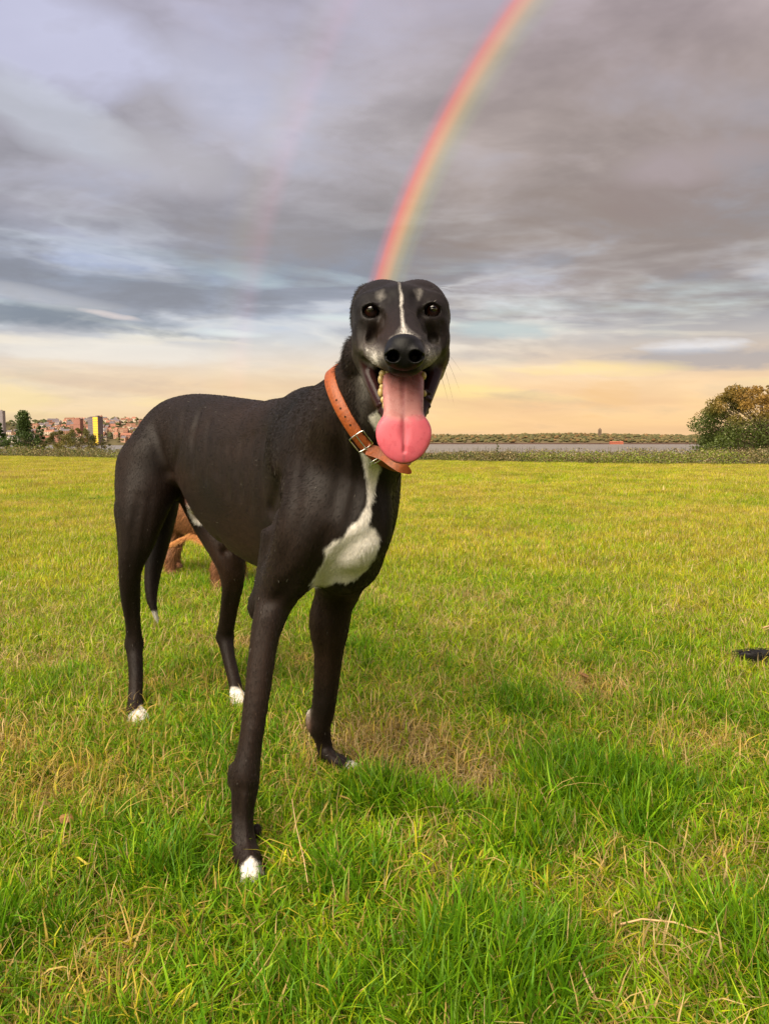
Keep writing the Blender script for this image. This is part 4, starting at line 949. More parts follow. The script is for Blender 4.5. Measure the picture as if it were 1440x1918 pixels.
    for pts, dm, r_, dp in (([(592, 768), (578, 840), (566, 915)], 1.0, .010, .0030), ([(506, 1165), (492, 1240), (480, 1320), (468, 1420)], 1.0, .0035, .0016), ([(640, 1190), (634, 1250), (618, 1315), (606, 1345)], 1.2, .0035, .0018),
                            ([(660, 1170), (652, 1240), (640, 1290)], 1.2, .003, .0012), ([(462, 1490), (460, 1540), (464, 1590)], 1.0, .0045, .0014), ([(368, 772), (353, 815), (352, 872)], 1.5, .004, .0022), ([(520, 1060), (512, 1100), (514, 1140)], 1.0, .004, .0014),
                            ([(256, 1220), (257, 1260), (256, 1310)], 1.5, .004, .0012), ([(720, 590), (716, 615), (708, 640)], .8, .002, .0007), ([(788, 600), (794, 622), (802, 645)], .8, .002, .0007)):
        F.line(pts, dm, r_, dp, .006, 'add')
    for pts, dm, r_, dp in (([(722, 652), (708, 640), (690, 640)], .78, .004, .0012), ([(792, 650), (806, 638), (824, 640)], .78, .004, .0012), ([(676, 610), (674, 640), (678, 664)], .85, .005, .0015), ([(830, 610), (832, 640), (828, 664)], .85, .005, .0015),
                            ([(716, 545), (728, 560), (732, 580)], .85, .005, .0012), ([(788, 545), (776, 560), (772, 580)], .85, .005, .0012)):
        F.line(pts, dm, r_, dp, .006, 'sub')
    return F

WHITE = [  # outline in photo coordinates, nearest and farthest depth it applies to, strength, softness
    ([(676, 846), (706, 850), (714, 880), (707, 905), (698, 935), (696, 962), (690, 985), (702, 990), (713, 1008), (706, 1040), (690, 1066), (668, 1086), (650, 1094), (630, 1091), (610, 1098), (580, 1100), (588, 1082), (606, 1052), (608, 1030), (622, 1014), (644, 1006), (652, 988), (668, 976), (682, 955), (689, 925), (688, 905), (684, 882)], 1.0, 1.40, 1.0, 3.0),
    ([(690, 780), (706, 768), (722, 776), (724, 800), (714, 818), (702, 806)], .96, 1.3, .95, 4.0),
    ([(450, 1620), (468, 1606), (488, 1614), (496, 1640), (502, 1670), (452, 1672)], 1.0, 1.25, 1.0, 2.0),
    ([(428, 1642), (440, 1640), (446, 1672), (424, 1672)], 1.0, 1.2, .8, 3.0),
    ([(648, 1428), (664, 1420), (684, 1436), (680, 1450), (650, 1446)], 1.3, 1.6, .9, 2.0),
    ([(240, 1338), (252, 1334), (266, 1318), (276, 1330), (280, 1366), (236, 1366)], 1.5, 1.9, 1.0, 2.0),
    ([(430, 1286), (440, 1284), (456, 1294), (466, 1330), (428, 1330), (428, 1296)], 1.72, 2.0, 1.0, 2.0),
    ([(280, 1146), (302, 1142), (304, 1175), (284, 1170)], 1.85, 2.1, 1.0, 2.0),
    ([(574, 1300), (582, 1302), (582, 1330), (574, 1338)], 1.4, 1.6, .7, 3.0),
    ([(352, 944), (362, 948), (376, 974), (384, 966), (380, 982), (364, 982), (352, 962)], 1.7, 1.9, .9, 3.0),
    ([(706, 548), (718, 545), (719, 556), (712, 564), (706, 558)], .88, 1.05, .17, 6.0),
    ([(778, 545), (788, 541), (790, 554), (784, 562), (780, 556)], .88, 1.05, .24, 5.0),
    ([(733, 634), (748, 622), (757, 610), (768, 622), (784, 634), (770, 640), (746, 640)], .78, .95, .45, 7.0),
]
def dog_colours(V):
    px, py = to_px(V); d = V[:, 1]; n = len(V)
    n1 = hash_noise(V, 28, 1); n2 = hash_noise(V, 9, 2); n3 = hash_noise(V, 90, 3)
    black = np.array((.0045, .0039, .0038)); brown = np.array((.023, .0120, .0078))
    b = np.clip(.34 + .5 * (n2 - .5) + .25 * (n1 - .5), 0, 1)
    # brown areas of the coat: fore legs, brisket side, inner thighs
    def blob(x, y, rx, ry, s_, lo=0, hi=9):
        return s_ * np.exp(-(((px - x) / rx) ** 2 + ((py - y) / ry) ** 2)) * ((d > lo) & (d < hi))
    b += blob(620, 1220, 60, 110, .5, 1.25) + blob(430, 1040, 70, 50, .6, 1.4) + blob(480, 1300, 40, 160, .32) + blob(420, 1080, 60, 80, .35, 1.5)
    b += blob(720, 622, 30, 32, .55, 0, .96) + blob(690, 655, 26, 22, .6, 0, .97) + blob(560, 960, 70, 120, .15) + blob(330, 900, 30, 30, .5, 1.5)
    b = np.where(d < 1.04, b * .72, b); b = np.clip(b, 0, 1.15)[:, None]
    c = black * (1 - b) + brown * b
    w = np.zeros(n)
    for poly, lo, hi, st, soft in WHITE:
        m = (d > lo) & (d < hi)
        x0 = min(p[0] for p in poly) - 20; x1 = max(p[0] for p in poly) + 20; y0 = min(p[1] for p in poly) - 20; y1 = max(p[1] for p in poly) + 20
        m &= (px > x0) & (px < x1) & (py > y0) & (py < y1)
        i = np.nonzero(m)[0]
        if len(i) == 0: continue
        sd = poly_sd(px[i], py[i], poly) - 1.0 + (n3[i] - .5) * 5
        w[i] = np.maximum(w[i], st * np.clip(.5 + sd / (2 * soft), 0, 1))
    m = np.nonzero((d < 1.0) & (py < 645) & (py > 515))[0]                                     # blaze up the face
    bx = np.interp(py[m], [525, 545, 560, 590, 610, 632], [747, 750, 752, 752, 755, 758]); bw = np.interp(py[m], [525, 545, 560, 580, 600, 632], [1.0, 1.2, 2.6, 1.3, 2.2, 6.5])
    w[m] = np.maximum(w[m], np.interp(py[m], [525, 550, 600, 640], [.30, .60, .62, .55]) * np.clip(.5 + (bw - np.abs(px[m] - bx - (n3[m] - .5) * 3)) / 4.0, 0, 1))
    grey = blob(703, 675, 13, 17, .50, 0, .95) + blob(690, 655, 16, 12, .16, 0, .95) + blob(806, 668, 16, 18, .34, 0, .95) + blob(684, 700, 9, 40, .10, .9, 1.1) + blob(678, 720, 14, 60, .06, .9, 1.1)
    w = np.clip(np.maximum(w, grey * (.35 + 1.3 * n3)), 0, 1)
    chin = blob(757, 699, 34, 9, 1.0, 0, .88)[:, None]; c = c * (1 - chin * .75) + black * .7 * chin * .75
    white = np.array((.72, .69, .64)); c0 = c.copy()
    c = c * (1 - w[:, None]) + white * w[:, None]
    bare = np.zeros(n)
    def skin(x, y, rx, ry, col, s_, lo, hi):
        nonlocal c, bare
        k = np.clip(1.6 * s_ * np.exp(-(((px - x) / rx) ** 2 + ((py - y) / ry) ** 2)), 0, s_) * ((d > lo) & (d < hi))
        c = c * (1 - k[:, None]) + np.array(col) * k[:, None]; bare = np.maximum(bare, k)
    skin(362, 938, 12, 16, (.33, .16, .13), .75, 1.7, 1.9)
    skin(371, 964, 9, 9, (.09, .045, .035), .8, 1.7, 1.9)
    skin(574, 1358, 7, 20, (.16, .085, .07), .6, 1.4, 1.6)
    skin(576, 1322, 5, 22, (.5, .44, .38), .6, 1.4, 1.6)
    # inside of the mouth
    cav = [(672, 672), (700, 690), (722, 706), (757, 712), (790, 706), (812, 690), (838, 672), (822, 730), (795, 785), (757, 800), (716, 785), (690, 735)]
    m = np.nonzero((d < 1.0) & (d > .80) & (py > 665) & (py < 805) & (px > 670) & (px < 840))[0]
    lip = np.clip(.5 + poly_sd(px[m], py[m], cav) / 8, 0, 1)
    lip *= np.clip((d[m] - .862) / .02, 0, 1)
    wet = np.where(((px[m] < 706) & (py[m] < 712) & (n1[m] > .4))[:, None], np.array((.22, .045, .05)), np.array((.028, .010, .010)))
    c[m] = c[m] * (1 - lip[:, None]) + wet * lip[:, None]; bare[m] = np.maximum(bare[m], lip)
    # rims of the eyes
    for ex, ey in ((694, 582), (810, 580)):
        k = np.clip(2.3 - np.hypot(px - ex, (py - ey)) / 9.5, 0, 1) * (d < .97)
        c = c * (1 - k[:, None]) + np.array((.008, .006, .006)) * k[:, None]; bare = np.maximum(bare, k * .35)
    return c, w, bare, c0

def coat_material():
    m, nt, p = node_mat('coat'); L = nt.links.new
    a = N(nt, 'ShaderNodeAttribute', attribute_name='coat')
    b = N(nt, 'ShaderNodeAttribute', attribute_name='bare')
    tc = N(nt, 'ShaderNodeTexCoord')
    mp = N(nt, 'ShaderNodeMapping'); mp.inputs['Scale'].default_value = (1, 1, .35); L(tc.outputs['Object'], mp.inputs['Vector'])
    n1 = N(nt, 'ShaderNodeTexNoise', ins={'Scale': 420.0, 'Detail': 4.0, 'Roughness': .7}); L(mp.outputs[0], n1.inputs['Vector'])
    n2 = N(nt, 'ShaderNodeTexNoise', ins={'Scale': 38.0, 'Detail': 5.0, 'Roughness': .6}); L(tc.outputs['Object'], n2.inputs['Vector'])
    mx = N(nt, 'ShaderNodeMix', data_type='RGBA', blend_type='MULTIPLY'); mx.inputs[0].default_value = .8
    r = ramp(nt, [(.3, (.55, .55, .55)), (.75, (1.35, 1.3, 1.25))]); L(n1.outputs[0], r.inputs[0])
    L(a.outputs['Color'], mx.inputs[6]); L(r.outputs[0], mx.inputs[7]); L(mx.outputs[2], p.inputs['Base Color'])
    rr = N(nt, 'ShaderNodeMapRange'); L(b.outputs['Fac'], rr.inputs[0]); rr.inputs[3].default_value = .55; rr.inputs[4].default_value = .22
    L(rr.outputs[0], p.inputs['Roughness'])
    p.inputs['Specular IOR Level'].default_value = .16
    p.inputs['Sheen Weight'].default_value = .02; p.inputs['Sheen Roughness'].default_value = .4; p.inputs['Sheen Tint'].default_value = (1, .8, .65, 1)
    bp = N(nt, 'ShaderNodeBump', ins={'Strength': .4, 'Distance': .0006}); L(n1.outputs[0], bp.inputs['Height'])
    b2 = N(nt, 'ShaderNodeBump', ins={'Strength': .05, 'Distance': .003}); L(n2.outputs[0], b2.inputs['Height']); L(bp.outputs[0], b2.inputs['Normal'])
    L(b2.outputs[0], p.inputs['Normal'])
    return m
def tri_area_sample(V, Q, n, wgt=None):
    T = np.concatenate([Q[:, [0, 1, 2]], Q[:, [0, 2, 3]]])
    A, B, C_ = V[T[:, 0]], V[T[:, 1]], V[T[:, 2]]
    nr = np.cross(B - A, C_ - A); ar = np.linalg.norm(nr, axis=1)
    pr = ar if wgt is None else ar * wgt[T].mean(1)
    i = rng.choice(len(T), n, p=pr / pr.sum())
    u = rng.random(n); v = rng.random(n); f = u + v > 1; u[f] = 1 - u[f]; v[f] = 1 - v[f]
    P = A[i] + (B - A)[i] * u[:, None] + (C_ - A)[i] * v[:, None]
    w = np.stack([1 - u - v, u, v], 1)
    return P, nr[i] / (ar[i][:, None] + 1e-12), T[i], w
def hair_object(name, P, D, Nn, ln, col, r0, mat, parent, lift=.25, droop=0.0):
    """short hairs as curves: roots P, flow D, normals Nn"""
    n = len(P); t = D - (D * Nn).sum(1)[:, None] * Nn; t /= np.linalg.norm(t, axis=1)[:, None] + 1e-9
    K = 4; pts = np.zeros((n, K, 3), np.float32); lf = lift if np.ndim(lift) else np.full(n, lift)
    for k in range(K):
        s_ = k / (K - 1)
        pts[:, k] = P + t * (ln * s_)[:, None] + Nn * (ln * lf * np.sin(s_ * 1.6))[:, None] - np.array((0, 0, 1)) * (droop * ln * s_ * s_)[:, None] - Nn * .0006
    cu = bpy.data.hair_curves.new(name); cu.add_curves([K] * n)
    cu.points.foreach_set('position', pts.ravel())
    rd = np.tile(np.array([1, .85, .6, .15]) * r0, n).astype(np.float32)
    a = cu.attributes.get('radius') or cu.attributes.new('radius', 'FLOAT', 'POINT'); a.data.foreach_set('value', rd)
    a = cu.attributes.new('coat', 'FLOAT_COLOR', 'CURVE')
    a.data.foreach_set('color', np.concatenate([col, np.ones((n, 1))], 1).astype(np.float32).ravel())
    cu.materials.append(mat); cu.update_tag()
    o = bpy.data.objects.new(name, cu); COL.objects.link(o); set_parent(o, parent)
    return o
def hair_material():
    m, nt, p = node_mat('hair'); a = N(nt, 'ShaderNodeAttribute', attribute_name='coat')
    nt.links.new(a.outputs['Color'], p.inputs['Base Color']); p.inputs['Roughness'].default_value = .55; p.inputs['Specular IOR Level'].default_value = .22
    return m

def make_dog():
    F = build_dog_field()
    V, Q = F.mesh()
    E_ = np.concatenate([Q[:, [0, 1]], Q[:, [1, 2]], Q[:, [2, 3]], Q[:, [3, 0]]]); cnt = np.bincount(E_.ravel(), minlength=len(V))[:, None]
    sw = (np.clip((V[:, 1] - 1.04) / .05, 0, 1) * np.clip((V[:, 2] - .12) / .1, 0, 1) * .7)[:, None]
    for _ in range(6):                                          # relax the skin a little
        acc = np.stack([np.bincount(E_[:, 0], V[E_[:, 1], i], len(V)) + np.bincount(E_[:, 1], V[E_[:, 0], i], len(V)) for i in range(3)], 1)
        V = V + (acc / np.maximum(cnt, 1) - V) * sw
    root = empty('dog', (-.30, 1.50, 0), math.atan2(-.70, .47))
    tag(root, 'lean black greyhound with white chest and hanging pink tongue, wearing a tan collar on grass', 'dog')
    body = mesh_np('body', V, Q, coat_material(), root)
    c, w, bare, c0 = dog_colours(V)
    attr(body, 'coat', np.concatenate([c, np.ones((len(V), 1))], 1), 'FLOAT_COLOR'); attr(body, 'bare', bare)
    # ---- fur
    segs = [(px_(757, 660, .80, 1)[0], px_(750, 540, 1.0, 1)[0]), (px_(750, 540, 1.0, 1)[0], px_(600, 760, 1.36, 1)[0]), (px_(735, 700, 1.02, 1)[0], px_(680, 960, 1.17, 1)[0]),
            (px_(580, 780, 1.36, 1)[0], px_(330, 790, 1.90, 1)[0]), (px_(660, 960, 1.2, 1)[0], px_(350, 930, 1.8, 1)[0]),
            (px_(600, 800, 1.3, 1)[0], px_(520, 1110, 1.22, 1)[0]), (px_(520, 1110, 1.22, 1)[0], px_(460, 1660, 1.13, 1)[0]),
            (px_(690, 880, 1.26, 1)[0], px_(640, 1100, 1.38, 1)[0]), (px_(640, 1100, 1.38, 1)[0], px_(610, 1430, 1.50, 1)[0]),
            (px_(280, 800, 1.9, 1)[0], px_(250, 1050, 1.78, 1)[0]), (px_(250, 1050, 1.78, 1)[0], px_(253, 1350, 1.77, 1)[0]),
            (px_(360, 860, 1.9, 1)[0], px_(430, 1080, 1.8, 1)[0]), (px_(430, 1080, 1.8, 1)[0], px_(446, 1320, 1.86, 1)[0]), (px_(300, 845, 1.98, 1)[0], px_(290, 1160, 1.94, 1)[0])]
    def flow(P):
        D = np.zeros_like(P); Wt = np.zeros(len(P))
        for a, b in segs:
            v = b - a; L = np.linalg.norm(v); t = np.clip(((P - a) @ v) / (L * L), 0, 1)
            ds = np.linalg.norm(P - a - t[:, None] * v, axis=1); ww = 1 / (ds + .05) ** 4
            D += ww[:, None] * v / L; Wt += ww
        D /= Wt[:, None]; return D / (np.linalg.norm(D, axis=1)[:, None] + 1e-9)
    hm = hair_material()
    cov = np.clip(1 - bare * 1.5, 0, 1) * (1 + 1.2 * (V[:, 1] < 1.05)) * (1 + .8 * w)
    n = 300000
    P, Nn, T, wt = tri_area_sample(V, Q, n, cov)
    ww = (w[T] * wt).sum(1); dk = (c0[T] * wt[:, :, None]).sum(1)
    pick = (rng.random(n) < np.clip((ww - .5) * 1.5 + .5, 0, 1) ** 1.1)[:, None]; col = np.where(pick & (ww > .02)[:, None], np.array((.70, .67, .62)), dk)
    jit = rng.normal(0, 1, n) * np.where(pick[:, 0] & (ww > .02), .18, .55); col = np.clip(col * np.exp(jit)[:, None], 0, .85)
    strays = rng.random(n) < .0018; col[strays] = (.30, .28, .25)
    D = flow(P) + rng.normal(0, .11, (n, 3))
    hpx, hpy = to_px(P)
    head = P[:, 1] < 1.03
    ln = np.where(head & (P[:, 2] > .66), .0042, .0072) * rng.uniform(.6, 1.3, n) * (1 + .15 * ww)
    tuft = (P[:, 1] > .99) & (P[:, 1] < 1.12) & (hpx < 700) & (hpy > 520) & (hpy < 700)
    ln = np.where(tuft, ln * 1.15, ln)
    lift = np.where(tuft, .5, .15) * rng.uniform(.5, 1.5, n)
    fur = hair_object('fur', P, D, Nn, ln, col, .0002, hm, root, lift); tag(fur, kind='stuff')
    # ---- whiskers
    wl = []
    for (x, y, d, dx, dy, dz) in [(812, 640, .93, .030, -.01, -.020), (826, 655, .94, .022, .0, -.035), (824, 668, .94, .016, .0, -.04), (700, 672, .86, -.010, -.01, -.012), (806, 672, .86, .010, -.01, -.010),
                                  (800, 545, .95, .030, -.005, .014), (806, 540, .95, .026, 0, .004), (740, 702, .82, -.004, -.004, -.008), (770, 702, .82, .004, -.004, -.008), (820, 690, .96, .012, 0, -.028)]:
        wl.append((at(x, y, d), np.array((dx, dy, dz))))
    P2 = np.array([a for a, _ in wl]); D2 = np.array([b for _, b in wl]); L2 = np.linalg.norm(D2, axis=1)
    wh = hair_object('whiskers', P2, D2, D2 / L2[:, None] * .0 + np.array((0, -1, 0)), L2 * 1.1, np.full((len(P2), 3), .03), .00018, hm, root, .1, .35); tag(wh, kind='stuff')
    # ---- eyes
    em, nt, p = node_mat('eye'); L = nt.links.new
    tc = N(nt, 'ShaderNodeTexCoord'); sx = N(nt, 'ShaderNodeSeparateXYZ'); L(tc.outputs['Object'], sx.inputs[0])
    rr = ramp(nt, [(0.0, (.003, .002, .002)), (.32, (.003, .002, .002)), (.42, (.030, .010, .005)), (.70, (.040, .014, .007)), (.78, (.008, .004, .003)), (.95, (.10, .08, .07))])
    ln_ = N(nt, 'ShaderNodeVectorMath', operation='LENGTH'); cb = N(nt, 'ShaderNodeCombineXYZ'); L(sx.outputs[0], cb.inputs[0]); L(sx.outputs[2], cb.inputs[2]); L(cb.outputs[0], ln_.inputs[0])
    mr = N(nt, 'ShaderNodeMath', operation='DIVIDE'); L(ln_.outputs['Value'], mr.inputs[0]); mr.inputs[1].default_value = .0112; L(mr.outputs[0], rr.inputs[0])
    L(rr.outputs[0], p.inputs['Base Color']); p.inputs['Roughness'].default_value = .05; p.inputs['Coat IOR'].default_value = 1.5; p.inputs['Coat Weight'].default_value = 1; p.inputs['Coat Roughness'].default_value = .02; p.inputs['Specular IOR Level'].default_value = .7
    for ex, ey, rz, rx in ((694, 582.5, .12, -.05), (810, 580.5, -.05, .05)):
        th = np.linspace(0, np.pi, 17)[:, None]; ph = np.linspace(0, 2 * np.pi, 33)[None, :-1]
        S = np.stack([np.sin(th) * np.cos(ph), -np.cos(th) * np.ones_like(ph), np.sin(th) * np.sin(ph)], -1)
        S = S * .0112; S[..., 1] -= .0018 * np.clip(1 - (np.sin(th) / .6) ** 2, 0, 1) * (np.cos(th) > 0)     # corneal bulge
        VV = S.reshape(-1, 3); FF = [[i * 32 + j, (i + 1) * 32 + j, (i + 1) * 32 + (j + 1) % 32, i * 32 + (j + 1) % 32] for i in range(16) for j in range(32)]
        e = mesh_np('eye', VV, np.array(FF), em); e.location = at(ex, ey, .9300); e.rotation_euler = (rx, 0, rz); set_parent(e, root)
    # ---- nose
    nf = Field(axis([(-.002, .052, .0009)]), axis([(.780, .835, .0009)]), axis([(.725, .775, .0009)]))
    nf.ell(at(757, 662, .812), (.0210, .020, .0142), .004); nf.ell(at(757, 645, .818), (.0165, .022, .010), .012)
    nf.ell(at(757, 680, .806), (.0140, .010, .0085), .008)
    for s_ in (-1, 1):
        nf.ell(at(757.5 + s_ * 23, 666, .800), (.0085, .012, .0105), .006)
        nf.ell(at(757.5 + s_ * 21, 666, .786), (.0070, .026, .0062), .002, 'sub')
        nf.cone(at(757.5 + s_ * 25, 670, .786), .0024, at(757.5 + s_ * 36, 667, .797), .0014, .003, 'sub')
    nf.cone(at(757.5, 676, .789), .0009, at(757.5, 697, .797), .0009, .002, 'sub')
    nV, nQ = nf.mesh()
    mesh_np('nose', nV, nQ, simple_mat('nose_leather', (.003, .0028, .0029), .46, .18, .0005, 700, .3), root)
    # ---- tongue
    tf = Field(axis([(-.03, .075, .0011)]), axis([(.815, .96, .0013)]), axis([(.615, .735, .0011)]))
    for o_ in (-27, -13, 0, 13, 27):
        tf.chain([px_(754 + o_ * .85, 690, .925, 11), px_(755 + o_, 706, .895, 11), px_(755 + o_, 745, .868, 11), px_(756 + o_ * .95, 792, .856, 11)], .006)
    for c_, r_ in (((731, 806, .852), (.0158, .0058, .0165)), ((781, 806, .852), (.0158, .0058, .0165)), ((742, 826, .851), (.0205, .0046, .0190)), ((770, 826, .851), (.0205, .0046, .0190)), ((756, 845, .852), (.0170, .0044, .0140))):
        tf.ell(at(*c_), r_, .009)
    tf.chain([px_(755, 700, .884, 2.2), px_(755, 745, .857, 2.2), px_(757, 790, .845, 2.4), px_(757, 845, .8455, 1.6)], .004, 'sub')
    tf.ell(at(757, 806, .838), (.0055, .0060, .014), .006, 'sub')
    tV, tQ = tf.mesh()
    tm, nt, p = node_mat('tongue'); L = nt.links.new
    a = N(nt, 'ShaderNodeAttribute', attribute_name='coat'); tc = N(nt, 'ShaderNodeTexCoord'); n1 = N(nt, 'ShaderNodeTexNoise', ins={'Scale': 1500.0, 'Detail': 3.0}); L(tc.outputs['Object'], n1.inputs['Vector'])
    n2 = N(nt, 'ShaderNodeTexNoise', ins={'Scale': 120.0, 'Detail': 4.0}); L(tc.outputs['Object'], n2.inputs['Vector'])
    r = ramp(nt, [(.3, (.92, .90, .91)), (.7, (1.06, 1.06, 1.07))]); L(n2.outputs[0], r.inputs[0])
    mx = N(nt, 'ShaderNodeMix', data_type='RGBA', blend_type='MULTIPLY'); mx.inputs[0].default_value = 1; L(a.outputs['Color'], mx.inputs[6]); L(r.outputs[0], mx.inputs[7]); L(mx.outputs[2], p.inputs['Base Color'])
    bp = N(nt, 'ShaderNodeBump', ins={'Strength': .7, 'Distance': .0007}); L(n1.outputs[0], bp.inputs['Height']); L(bp.outputs[0], p.inputs['Normal'])
    rr_t = N(nt, 'ShaderNodeMapRange', ins={1: .35, 2: .65, 3: .18, 4: .50}); L(n2.outputs[0], rr_t.inputs[0]); L(rr_t.outputs[0], p.inputs['Roughness']); p.inputs['Specular IOR Level'].default_value = .45; p.inputs['Subsurface Weight'].default_value = .25; p.inputs['Subsurface Scale'].default_value = .005; p.inputs['Subsurface Radius'].default_value = (1, .3, .25)
    tx, ty = to_px(tV); k = np.clip((ty - 780 - 8 * np.cos((tx - 756) / 14) * 0 + 10 * (hash_noise(tV, 200, 5) - .5) + .18 * np.abs(tx - 756)) / 14, 0, 1)[:, None]
    tcx = np.array((.40, .165, .15)) * (1 - k) + np.array((.58, .105, .14)) * k
    gr = np.exp(-((tx - 756) / 3.0) ** 2)[:, None] * .45; tcx = tcx * (1 - gr) + np.array((.26, .08, .09)) * gr
    to = mesh_np('tongue', tV, tQ, tm, root); attr(to, 'coat', np.concatenate([tcx, np.ones((len(tV), 1))], 1), 'FLOAT_COLOR')
    # ---- teeth along the lower jaw
    tmt = simple_mat('tooth', (.46, .34, .13), .3, .5, 0, 300, .2)
    th = np.linspace(0, np.pi, 8)[:, None]; ph = np.linspace(0, 2 * np.pi, 13)[None, :-1]
    S = np.stack([np.sin(th) * np.cos(ph), np.sin(th) * np.sin(ph), np.cos(th) * np.ones_like(ph)], -1).reshape(-1, 3)
    FF = np.array([[i * 12 + j, (i + 1) * 12 + j, (i + 1) * 12 + (j + 1) % 12, i * 12 + (j + 1) % 12] for i in range(7) for j in range(12)])
    for x, y, d, rx, rz in ((717, 700, .893, .0046, .0048), (713, 711, .89, .0034, .0060), (715, 725, .886, .0030, .0036), (713, 735, .882, .0036, .0056), (717, 749, .878, .0028, .0040), (720, 759, .875, .0026, .0050),
                            (726, 698, .892, .0034, .0045), (793, 704, .89, .0034, .005), (795, 737, .882, .0024, .0038)):
        mesh_np('tooth', S * np.array((rx, rx, rz)) + at(x, y, d), FF, tmt, root)
    # ---- collar: follows the neck where a tilted plane cuts it
    nrm = np.array((.80, -.29, .53)); nrm /= np.linalg.norm(nrm)
    cc = at(701, 792, 1.145); e1 = np.cross(nrm, (0, 0, 1)); e1 /= np.linalg.norm(e1); e2 = np.cross(nrm, e1)
    def samp(P):
        ix = [np.interp(P[:, i], F.ax[i], np.arange(len(F.ax[i]))) for i in range(3)]
        i0 = [np.clip(np.floor(a_).astype(int), 0, len(F.ax[i]) - 2) for i, a_ in enumerate(ix)]; fr = [a_ - b_ for a_, b_ in zip(ix, i0)]; out = 0
        for a_ in (0, 1):
            for b_ in (0, 1):
                for c_ in (0, 1):
                    out = out + F.f[i0[0] + a_, i0[1] + b_, i0[2] + c_] * (fr[0] if a_ else 1 - fr[0]) * (fr[1] if b_ else 1 - fr[1]) * (fr[2] if c_ else 1 - fr[2])
        return out
    n = 96; an = np.linspace(0, 2 * np.pi, n, endpoint=False); dirs_ = np.cos(an)[:, None] * e1 + np.sin(an)[:, None] * e2
    rws = []
    for off in (-.0095, -.007, 0, .007, .0095):
        rr_ = np.full(n, .03); alive = np.ones(n, bool)
        for st in range(120):
            ins_ = samp(cc + nrm * off + dirs_ * rr_[:, None]) < 0; alive &= ins_; rr_[alive] += .001
        kk = np.array([1, 4, 7, 4, 1.]); kk /= kk.sum(); rr_ = np.clip(rr_, .04, .115)
        for _ in range(4): rr_ = sum(kk[i] * np.roll(rr_, i - 2) for i in range(5))
        rws.append(rr_)
    base_r = np.maximum.reduce(rws) * .5 + rws[2] * .5
    prof = [(-.0100, .0008), (-.0088, .0026), (0, .0030), (.0088, .0026), (.0100, .0008), (.0100, -.001), (-.0100, -.001)]
    VV = np.concatenate([cc + nrm * o_ + dirs_ * (base_r + .0015 + h_)[:, None] for o_, h_ in prof]); K = len(prof)
    FF = np.array([[a_ * n + j, a_ * n + (j + 1) % n, ((a_ + 1) % K) * n + (j + 1) % n, ((a_ + 1) % K) * n + j] for a_ in range(K) for j in range(n)])
    lea = simple_mat('tan_leather', (.26, .060, .011), .5, .4, .0007, 260, .3)
    collar = mesh_np('collar', VV, FF, lea, root)
    ring = cc + dirs_ * (base_r + .0046)[:, None]; rx_, ry_ = to_px(ring)
    def nearest(x, y):
        q = (rx_ - x) ** 2 + (ry_ - y) ** 2 + (ring[:, 1] > 1.14) * 1e5; return int(q.argmin())
    dark_ = simple_mat('punched_hole', (.03, .012, .005), .8, .2)
    metal = simple_mat('buckle_metal', (.75, .74, .70), .22, .5, 0, 300, .08, 1)
    def tube(pts, r_, closed, nm, mt, par):
        pts = np.array(pts); m_ = len(pts); out = []; S_ = 8
        for i in range(m_):
            a_ = pts[(i - 1) % m_] if (closed or i) else pts[i]; b_ = pts[(i + 1) % m_] if (closed or i < m_ - 1) else pts[i]
            t_ = b_ - a_; t_ /= np.linalg.norm(t_); u_ = np.cross(t_, (.3, .2, .9)); u_ /= np.linalg.norm(u_); v_ = np.cross(t_, u_)
            for s_ in range(S_): out.append(pts[i] + r_ * (math.cos(s_ * 2 * math.pi / S_) * u_ + math.sin(s_ * 2 * math.pi / S_) * v_))
        fs = [[i * S_ + j, i * S_ + (j + 1) % S_, ((i + 1) % m_) * S_ + (j + 1) % S_, ((i + 1) % m_) * S_ + j] for i in range(m_ if closed else m_ - 1) for j in range(S_)]
        return mesh_np(nm, np.array(out), np.array(fs), mt, par)
    def frame_at(x, y):
        i = nearest(x, y); o_ = dirs_[i]; t_ = ring[(i + 2) % n] - ring[(i - 2) % n]; t_ /= np.linalg.norm(t_)
        if t_[2] > 0: t_ = -t_
        return ring[i], t_, o_
    def rect(c_, t_, o_, hl, hw, lift_):
        p_ = []
        for a_, b_ in ((-1, -1), (-.5, -1), (0, -1), (.5, -1), (1, -1), (1, -.5), (1, 0), (1, .5), (1, 1), (.5, 1), (0, 1), (-.5, 1), (-1, 1), (-1, .5), (-1, 0), (-1, -.5)):
            p_.append(c_ + t_ * hl * a_ * (.93 if abs(b_) == 1 and abs(a_) == 1 else 1) + nrm * hw * b_ + o_ * (lift_ + .003 * abs(b_) * 0))
        return p_
    c0, t0, o0 = frame_at(689, 813)
    tube(rect(c0, t0, o0, 0.0120, .0122, .002), .0011, True, 'buckle', metal, collar)
    tube([c0 - t0 * .0135 + o0 * .004, c0 + t0 * .014 + o0 * .005], .0011, False, 'buckle_pin', metal, collar)
    c1, t1, o1 = frame_at(713, 848)
    tube(rect(c1, t1, o1, .0032, .0135, .003), .0013, True, 'keeper', metal, collar)
